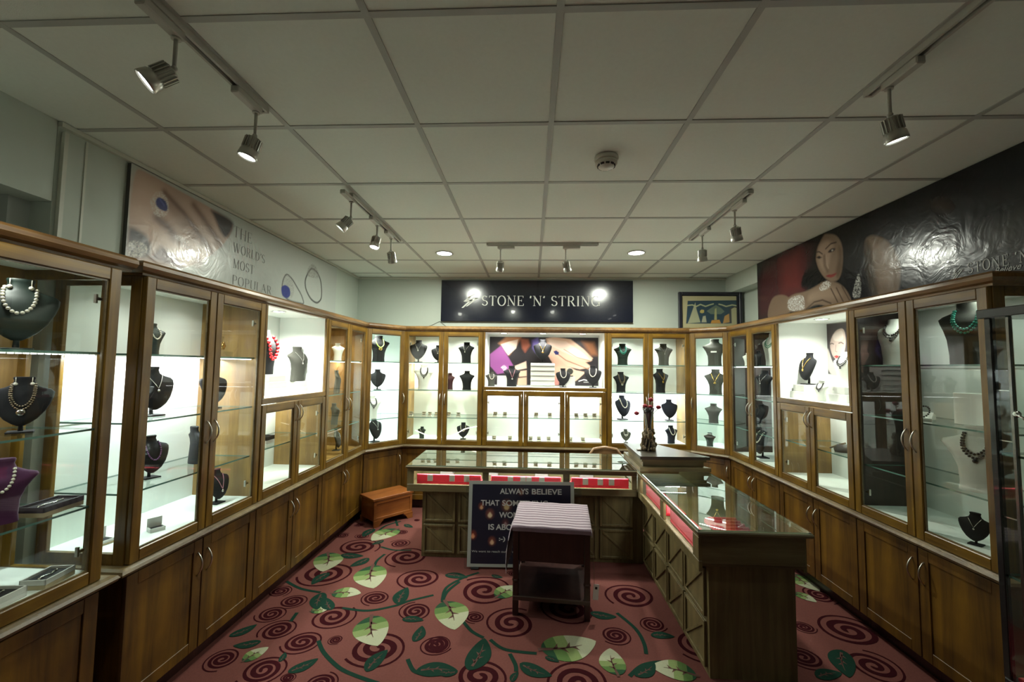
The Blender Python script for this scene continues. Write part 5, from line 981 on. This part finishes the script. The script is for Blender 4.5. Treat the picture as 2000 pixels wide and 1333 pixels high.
for i,(dx,dz,lb) in enumerate(((-.098,.308,'lowest left red rose drooping from the vase'),(-.032,.372,'red rose left of centre in the vase'),(.022,.425,'topmost red rose in the vase'),(.012,.365,'central red rose in the vase'),(.086,.362,'red rose at the right side of the vase'))):
    o=thing('rose',lb,'flower',(1.0,3.66,.8665)); y=-.02*(i%2); r=.019; t=MB()
    t.ball((dx,y,dz),r,10,(1,1,.9))
    for q in range(7):
        a=q*.9; t.ball((dx+r*.55*math.cos(a),y+r*.55*math.sin(a),dz+.002*(q%3)),r*.62,7,(1,1,1.1))
    t.build('bloom',ROSE,o); t=MB()
    if i==0: t.tube([(-.0,0,.20),(-.012,-.01,.30),(-.03,-.01,.345),(-.065,-.005,.335),(dx+.012,y,dz)],.003,5)
    else: t.tube([(dx*.2,0,.20),(dx*.5,y*.5,.31),(dx,y,dz-.01)],.003,5)
    t.build('stem',STEM,o)
    if i<3: t=MB(); t.prism([(0,0),(.02,.008),(.045,0),(.02,-.008)],0,.0012,M=Matrix.Translation((dx*.6,y,dz-.03))@Matrix.Rotation(R(160+i*70),4,'Z')@Matrix.Rotation(R(-20),4,'Y')); t.build('leaf',STEM,o)
t=MB(); t.tube([(-.012,-.052,.10),(-.022,-.05,.18),(-.028,-.045,.25),(-.04,-.04,.31)],[.003,.003,.0025,.002],5); o=t.build('dry_stem',mat('dry_reed',(.45,.38,.25),.6),None,(1.0,3.66,.8665)); tag(o,'pale dry stem leaning in front of the dark vase','stem')
# chair behind counter
ch=thing('counter_chair','brown wooden chair with rounded back standing behind the front counter','chair',(.74,4.22,0)); CHM=wood('chair_wood',(.22,.12,.055),(.36,.21,.10),'x',rough=.3)
t=MB(); pts=[(-.165,.03,.30),(-.165,.04,.62),(-.15,.042,.70),(-.11,.044,.752),(0,.045,.770),(.11,.044,.752),(.15,.042,.70),(.165,.04,.62),(.165,.03,.30)]; t.tube(pts,.016,8); t.build('back_frame',CHM,ch)
t=MB(); t.prism([(-.15,.44),(-.15,.60),(-.14,.68),(-.10,.752),(0,.768),(.10,.752),(.14,.68),(.15,.60),(.15,.44)],-.055,-.035,M=Matrix.Rotation(R(90),4,'X')); t.build('backrest',CHM,ch)
t=MB(); t.box(-.18,.18,-.17,.17,.27,.30,ch=.008); t.build('seat',CHM,ch)
for x,y in ((-.15,-.14),(.15,-.14),(-.15,.14),(.15,.14)): t=MB(); t.tube([(x*.95,y*.95,.27),(x,y,0)],[.016,.012],8); t.build('leg',CHM,ch)
# ================================================================ STANDING SIGN
th=math.atan2(.075,.66)
sn=bpy.data.objects.new('acrylic_sign',None); COL.objects.link(sn); sn.location=(-.05,3.335,.004); sn.rotation_euler=(-th,0,R(2.2)); tag(sn,'clear acrylic sign lettered ALWAYS BELIEVE leaning on the counter front','sign')
t=MB(); t.box(-.455,.455,-.003,.003,0,.672,ch=.001); t.build('acrylic_panel',ACR,sn)
t=MB(); t.box(-.432,.400,-.0062,-.0034,.012,.648); t.build('paper_border',mat('sign_border_grey',(.42,.46,.42),.6),sn)
rnd=random.Random(4); bf=[]
for i,(x,z,s,c) in enumerate(((-.330,.448,.9,(.75,.45,.25)),(-.262,.392,1.25,(.85,.68,.45)),(-.392,.235,1.1,(.85,.38,.2)),(-.242,.192,1.1,(.80,.55,.35)),(-.132,.455,1.5,(.60,.45,.22)),(-.155,.478,.6,(.5,.25,.2)),(-.14,.325,1.0,(.40,.25,.26)),(-.02,.562,1.0,(.3,.16,.12)),(.09,.560,.6,(.3,.12,.12)),(.2,.3,1,(.5,.3,.2)),(.3,.18,1,(.6,.4,.2)))):
    r=.020*s; bf.append(('poly',tuple(q*.35 for q in (c[0],c[1]*.4,c[2]*.4)),.03*s,[(x+r*1.0*math.cos(a),z+.008+r*1.25*math.sin(a)) for a in [k*.63 for k in range(10)]]))
    bf.append(('poly',c,.008,[(x+r*.72*math.cos(a)*(1 if math.sin(a)<.3 else .6),z+r*.85*math.sin(a)) for a in [k*.63 for k in range(10)]]))
o=print_sheet('poster_print',-.404,.372,.036,.622,.0045,(.010,.011,.030),bf,lambda a,z:(a,-.0068,z),vcol('sign_print',.4),sn,seed=7); fixnormal(o.data,Vector((0,-1,0)))
LET=mat('sign_white_ink',(.60,.62,.60),.6)
for txt,x,z,s,w_ in (('ALWAYS',-.185,.552,.058,.226),('BELIEVE',.062,.552,.058,.236),('THAT',-.335,.463,.058,.146),('SOMETHING',-.168,.463,.058,.36),('WONDERFUL',-.188,.374,.058,.36),('IS',-.276,.284,.058,.045),('ABOUT',-.212,.284,.058,.21),('TO',.02,.284,.058,.08),(':-)',-.19,.205,.040,.05)):
    o=sans(txt,s,LET,sn,(x,-.0074,z),bold=.0012); xs_=[v.co.x for v in o.data.vertices]; o.scale=(w_/(max(xs_)-min(xs_)),1,1)
o=sans('We want to reach out to all of you',.021,LET,sn,(-.398,-.0074,.118)); xs_=[v.co.x for v in o.data.vertices]; o.scale=(.42/(max(xs_)-min(xs_)),1,1)
t=MB(); t.box(-.40,-.34,-.02,.012,-.003,.008,ch=.002); t.box(.30,.36,-.02,.012,-.003,.008,ch=.002); t.build('rubber_foot',mat('black_rubber',(.01,.01,.01),.6),sn)
# ================================================================ SMALL TABLE
tb=thing('side_table','dark wooden side table with lower tray, in front of the acrylic sign','table',(.155,2.965,0),R(-4.5))
W2,D2=.235,.245
for i,(x,y) in enumerate(((-W2+.012,-D2+.012),(W2-.012,-D2+.012),(-W2+.012,D2-.012),(W2-.012,D2-.012))):
    t=MB(); t.box(x-.018,x+.018,y-.018,y+.018,.0,.53,ch=.003); t.lathe([(.020,.20),(.024,.21),(.020,.22)],10,(x,y,0)); t.build('leg',DARK,tb)
t=MB(); t.box(-W2,W2,-D2,D2,.52,.54,ch=.004); t.build('table_top',DARK,tb)
t=MB(); t.box(-W2+.03,W2-.03,-D2+.004,-D2+.022,.33,.52,ch=.002); t.box(-W2+.002,-W2+.018,-D2+.02,D2-.02,.33,.52); t.box(W2-.018,W2-.002,-D2+.02,D2-.02,.33,.52); t.box(-W2+.03,W2-.03,D2-.022,D2-.004,.33,.52); t.build('apron',DARK,tb)
t=MB(); t.box(-W2-.004,W2+.004,-D2-.004,D2,.10,.115,ch=.003); t.build('lower_tray',DARK,tb)
t=MB(); t.box(-W2-.006,W2+.006,-D2-.01,-D2+.006,.094,.122,ch=.004); t.box(-W2-.006,-W2+.006,-D2,D2,.094,.122,ch=.004); t.box(W2-.006,W2+.006,-D2,D2,.094,.122,ch=.004); t.build('tray_rim',wood('tray_rim_wood',(.05,.026,.022),(.09,.05,.04),'x'),tb)
t=MB(); t.tube([(W2-.05,D2-.03,.165),(W2-.045,D2-.035,.135),(W2-.04,D2-.04,.13)],.004,5); t.build('hook',CARD,tb)
# striped cloth
cl=thing('table_cloth','ribbed lilac striped terry cloth draped over the side table','cloth',(.155,2.965,0),R(-4.5)); t=MB(); hw=W2+.012; nr=11; n=nr*8; vs=[];U=[]
drop=.30
us=[-drop,-drop*.8,-drop*.55,-drop*.3,-.10,-.04,-.015]+[0]+[.04+i*(2*hw-.08)/16 for i in range(17)]+[2*hw]+[2*hw+.015,2*hw+.045]
for j in range(n+1):
    v=j/n; y=-D2-.006+(2*D2+.01)*v; rib=.0055*abs(math.sin(math.pi*nr*v))
    for u in us:
        if u<0: x=-hw-.004-.035*math.sin(min(1,-u/drop)*2.0)-rib*.6-.004*math.sin(v*9); z=.546+u*(1-.18*v)+.0
        elif u>2*hw: x=hw+.004+rib*.5; z=.546-(u-2*hw)
        else: x=-hw+u; z=.546+rib+.0015*math.sin(u*40+v*5)
        if j==0 and 0<=u<=2*hw: z-=.012
        vs.append((x,y,z))
m_=len(us); fs=[];
for j in range(n):
    for i in range(m_-1): fs.append([j*m_+i,j*m_+i+1,(j+1)*m_+i+1,(j+1)*m_+i])
t.add(vs,fs,True)
# front hem
vs2=[(-hw+2*hw*i/20,-D2-.008-.002*math.sin(i),zz) for zz in (.540,.518+.0) for i in range(21)]; t.add(vs2,[[i,i+21,i+22,i+1] for i in range(20)],True)
TERRY=mat('lilac_terry',(.22,.15,.195),.95,bump=.8,bscale=500,noise=.15,nscale=40,sheen=.4); TERRYL=mat('pale_lilac_terry',(.46,.38,.43),.95,bump=.8,bscale=500,sheen=.4)
me=t.mesh('cloth_sheet',[TERRY,TERRYL]); 
for p in me.polygons:
    if p.index<len(fs):
        j=p.index//(m_-1); ph=(j/n*nr)%1; 
        if .22<ph<.78: p.material_index=1
put('cloth_sheet',me,cl)
pt=thing('price_tag','white paper price tag hanging by a string from the lilac cloth','tag',(.390,2.735,.0)); t=MB(); t.tube([(0,0,.545),(.006,-.006,.53),(.012,-.008,.36),(.014,-.008,.215)],.0013,5); t.build('string',mat('tan_string',(.30,.20,.14),.8),pt)
t=MB(); t.box(-.004,.030,-.010,-.0088,.118,.212,M=Matrix.Rotation(R(4),4,'Y')); t.build('card',CARD,pt); t=MB(); t.box(.006,.020,-.0108,-.0101,.182,.197,M=Matrix.Rotation(R(4),4,'Y')); t.build('printed_mark',mat('black_ink',(.01,.01,.01),.7),pt)
# ================================================================ CHEST
A=math.atan2(.345,.30); cc=thing('storage_chest','small orange wooden chest on bracket feet beside the left corner','chest',(-1.452,4.30,0),A)
t=MB(); t.box(-.225,.225,-.135,.135,.245,.270,ch=.004); t.build('lid',CHEST,cc)
t=MB(); t.box(-.212,.212,-.125,.125,.055,.245,ch=.002); t.build('body',CHEST,cc)
t=MB(); t.box(-.212,.212,-.131,-.125,.06,.085,ch=.001); t.box(-.212,.212,-.131,-.125,.215,.243,ch=.001); t.box(-.212,-.185,-.131,-.125,.085,.215,ch=.001); t.box(.185,.212,-.131,-.125,.085,.215,ch=.001); t.build('front_panel_frame',CHEST,cc)
for sx in (-1,1):
    for sy in (-1,1):
        t=MB(); pr=[(0,0),(.055,0),(.075,.035),(.10,.055),(.10,.06),(0,.06)]
        M=Matrix.Translation((sx*.215,sy*.131,0))@Matrix.Rotation(R(90),4,'X'); t.prism([(-sx*x,z) for x,z in pr],-.009 if sy>0 else -.009,.009,M=M); t.build('bracket_foot',CHEST,cc)
# ================================================================ GLASS TOWER (right foreground)
gt=thing('glass_showcase','tall glass showcase with black top at the right edge of the photo','showcase',(0,0,0)); gx,gy=1.50,1.46; GD=.46
BK=mat('black_gloss',(.012,.012,.013),.25,coat=.3); ALU=mat('showcase_aluminium',(.20,.20,.19),.22,1)
t=MB(); t.box(gx-.012,gx+GD-.1,gy-GD,gy+.012,1.735,1.765,ch=.003); t.build('top_slab',BK,gt)
t=MB(); t.box(gx,gx+.34,gy-GD,gy,.0,.60,ch=.003); t.build('base',BK,gt)
t=MB(); t.box(gx+.02,gx+.32,gy-GD+.02,gy-.02,.6002,.612,ch=.002); t.build('red_lining',RED,gt)
t=MB(); t.box(gx+.016,gx+.024,gy-.115,gy-.107,.6002,.70); t.build('red_trim',RED,gt)
for i,(x,y) in enumerate(((gx,gy),(gx+.32,gy),(gx,gy-GD+.02),(gx+.32,gy-GD+.02))):
    t=MB(); t.box(x,x+.018,y-.020,y,.60,1.735,ch=.002); t.build('corner_post',BK,gt)
t=MB(); t.box(gx,gx+.012,gy-.074,gy-.062,.60,1.735,ch=.002); t.build('door_profile',ALU,gt)
t=MB(); t.box(gx+.004,gx+.008,gy-.062,gy-.020,.60,1.735); t.build('side_glass',GLASS,gt)
t=MB(); t.box(gx+.004,gx+.008,gy-GD+.02,gy-.074,.62,1.73); t.build('door_glass',GLASS,gt)
t=MB(); t.box(gx+.018,gx+.32,gy-.008,gy-.004,.60,1.735); t.build('back_glass',GLASS,gt)
for z in (1.30,.92): shelf(gt,[(gx+.012,gy-GD+.02),(gx+.32,gy-GD+.02),(gx+.32,gy-.01),(gx+.012,gy-.01)],z)
for z in (1.50,1.34,1.10):
    t=MB(); t.box(gx+.008,gx+.012,gy-.062,gy-.018,z-.0015,z+.0015); t.build('clip',STEEL,gt)
t=MB(); t.lathe([(.010,0),(.011,.004),(.006,.010)],12,(0,0,0),Matrix.Translation((gx-.001,gy-.085,1.43))@Matrix.Rotation(R(-90),4,'Y')); t.tube([(gx-.010,gy-.085,1.43),(gx-.022,gy-.10,1.43),(gx-.020,gy-.115,1.422),(gx-.016,gy-.125,1.405)],.0035,6); t.build('latch',CHROME,gt)
# ================================================================ CEILING FITTINGS
def track(x0,y0,x1,y1,label):
    L=math.hypot(x1-x0,y1-y0); a=math.atan2(y1-y0,x1-x0); o=thing('light_track',label,'track',((x0+x1)/2,(y0+y1)/2,CZ-.001),a)
    t=MB(); t.box(-L/2,L/2,-.018,-.008,-.022,0); t.box(-L/2,L/2,.008,.018,-.022,0); t.box(-L/2,L/2,-.008,.008,-.008,0); t.box(-L/2-.012,-L/2,-.018,.018,-.023,0,ch=.002); t.box(L/2,L/2+.012,-.018,.018,-.023,0,ch=.002); t.build('rail',mat('track_white',(.50,.50,.45),.45),o)
    t=MB(); t.box(-L/2,L/2,-.0078,.0078,-.0095,-.0081); t.build('slot',mat('track_slot',(.012,.012,.03),.5),o); return o
track(-1.14,-.2,-1.14,1.66,'long light track over the near left cabinets'); track(-1.15,2.55,-1.15,3.50,'light track with three lamps over the far left cabinets'); track(-.39,3.62,.56,3.62,'crosswise light track in front of the navy sign'); track(1.31,2.54,1.31,3.47,'light track with two lamps over the far right cabinets'); track(1.295,-.2,1.295,1.62,'long light track over the near right cabinets')
LB_=mat('lamp_silver_body',(.50,.50,.46),.30,.7); LW=MATS['track_white']
def spot(x,y,aimv,label,axis='y',on=1.0,power=4,stem=.10):
    o=thing('track_spotlight',label,'lamp',(x,y,CZ-.023),0,'track spotlights'); t=MB()
    if axis=='y': t.box(-.016,.016,-.075,.075,-.028,0,ch=.004)
    else: t.box(-.075,.075,-.016,.016,-.028,0,ch=.004)
    t.build('adapter',LW,o)
    oy=.055 if axis=='y' else 0; ox=0 if axis=='y' else -.05
    t=MB(); t.lathe([(.014,-.034),(.014,-.028)],12,(ox,oy,0)); t.tube([(ox,oy,-.03),(ox,oy,-.03-stem)],.006,8); t.ball((ox,oy,-.03-stem),.010,8); t.build('stem',LW,o)
    d=Vector(aimv).normalized(); q=d.to_track_quat('-Z','Y').to_matrix().to_4x4(); M=Matrix.Translation((ox,oy,-.035-stem))@q@Matrix.Translation((0,0,-.012))
    t=MB(); t.lathe([(.020,.008),(.026,.004),(.027,-.046),(.033,-.052),(.036,-.075),(.036,-.082),(.032,-.082),(.031,-.076)],20,M=M)
    for k in range(16):
        a=k*math.pi/8; t.box(.024,.0325,-.0014,.0014,-.044,.002,M=M@Matrix.Rotation(a,4,'Z'))
    t.build('lamp_body',LB_,o)
    t=MB(); t.lathe([(.0315,-.0765),(.0,-.078)],20,M=M)
    t.build('lens',mat('lamp_lens_on' if on>=1 else 'lamp_lens_dim',(1,1,1),.5,emit=(1,1,.92),estr=9 if on>=1 else 2.5),o)
    if power:
        l=bpy.data.lights.new('spot_lamp','SPOT'); l.energy=power; l.spot_size=R(120); l.spot_blend=.9; l.shadow_soft_size=.03; l.color=(.96,1,.84)
        lo=bpy.data.objects.new('spot_lamp',l); COL.objects.link(lo); lo.parent=o; lo.location=M@Vector((0,0,-.09)); lo.rotation_euler=q.to_euler()
    return o
SP_=SPOTW
spot(-1.14,1.17,(-.56,-.36,-.62),'nearest left track spotlight, large and ribbed, glowing',power=SP_[0]); spot(-1.14,1.56,(-.22,-.1,-.9),'second left track spotlight at the end of the near left track',power=SP_[1])
spot(-1.15,2.50,(-.55,-.15,-.65),'leftmost lamp of the far left track, tilted to the wall',power=SP_[2]); spot(-1.15,2.95,(-.10,-.25,-.95),'middle lamp of the far left track',power=SP_[3],stem=.075); spot(-1.15,3.26,(0,.5,-.85),'last lamp of the far left track, facing away',on=.5,power=SP_[4])
spot(-.23,3.62,(-.05,.55,-.85),'left lamp of the crosswise track before the navy sign',axis='x',on=.5,power=SP_[5]); spot(.34,3.62,(.22,.5,-.85),'right lamp of the crosswise track before the navy sign',axis='x',on=.5,power=SP_[6])
spot(1.31,2.68,(.30,.35,-.85),'nearer lamp of the far right track',on=.5,power=SP_[7]); spot(1.31,3.20,(.12,.3,-.95),'farther lamp of the far right track',on=.5,power=SP_[8]); spot(1.295,1.48,(.24,.05,-.9),'near right track spotlight with a white glowing dome',power=SP_[9])
for i,(x,y) in enumerate(((-.845,3.946),(.975,3.931))):
    o=thing('ceiling_downlight','round recessed ceiling downlight %s of the navy sign'%('left','right')[i],'lamp',(x,y,CZ)); t=MB(); t.lathe([(.082,-.001),(.084,-.004),(.072,-.006),(.070,-.002)],28); t.build('trim_ring',LW,o); t=MB(); t.lathe([(.071,-.003),(0,-.0032)],28); t.build('lens',mat('downlight_lens',(1,1,1),.5,emit=(1,1,.95),estr=9),o)
    a=area('downlight_lamp',(x,y,CZ-.014),.13,.13,DOWNW,(.96,1,.86)); a.data.shape='DISK'; a.parent=o; a.location=(0,0,-.014)
o=thing('smoke_detector','round white smoke detector on the ceiling','detector',(.376,2.123,CZ)); t=MB(); t.lathe([(.060,.001),(.062,-.010),(.058,-.020)],28); t.build('mount',mat('detector_plastic',(.62,.60,.52),.45),o); t=MB(); t.lathe([(.054,-.020),(.056,-.034),(.044,-.040),(.040,-.052),(.0,-.056)],28); t.build('sensor_head',MATS['detector_plastic'],o); t=MB()
for k in range(10): t.box(.040,.0455,-.009,.009,-.050,-.041,M=Matrix.Rotation(k*math.pi/5+.3,4,'Z'))
t.build('vent_slot',mat('detector_slot',(.01,.01,.01),.6),o)
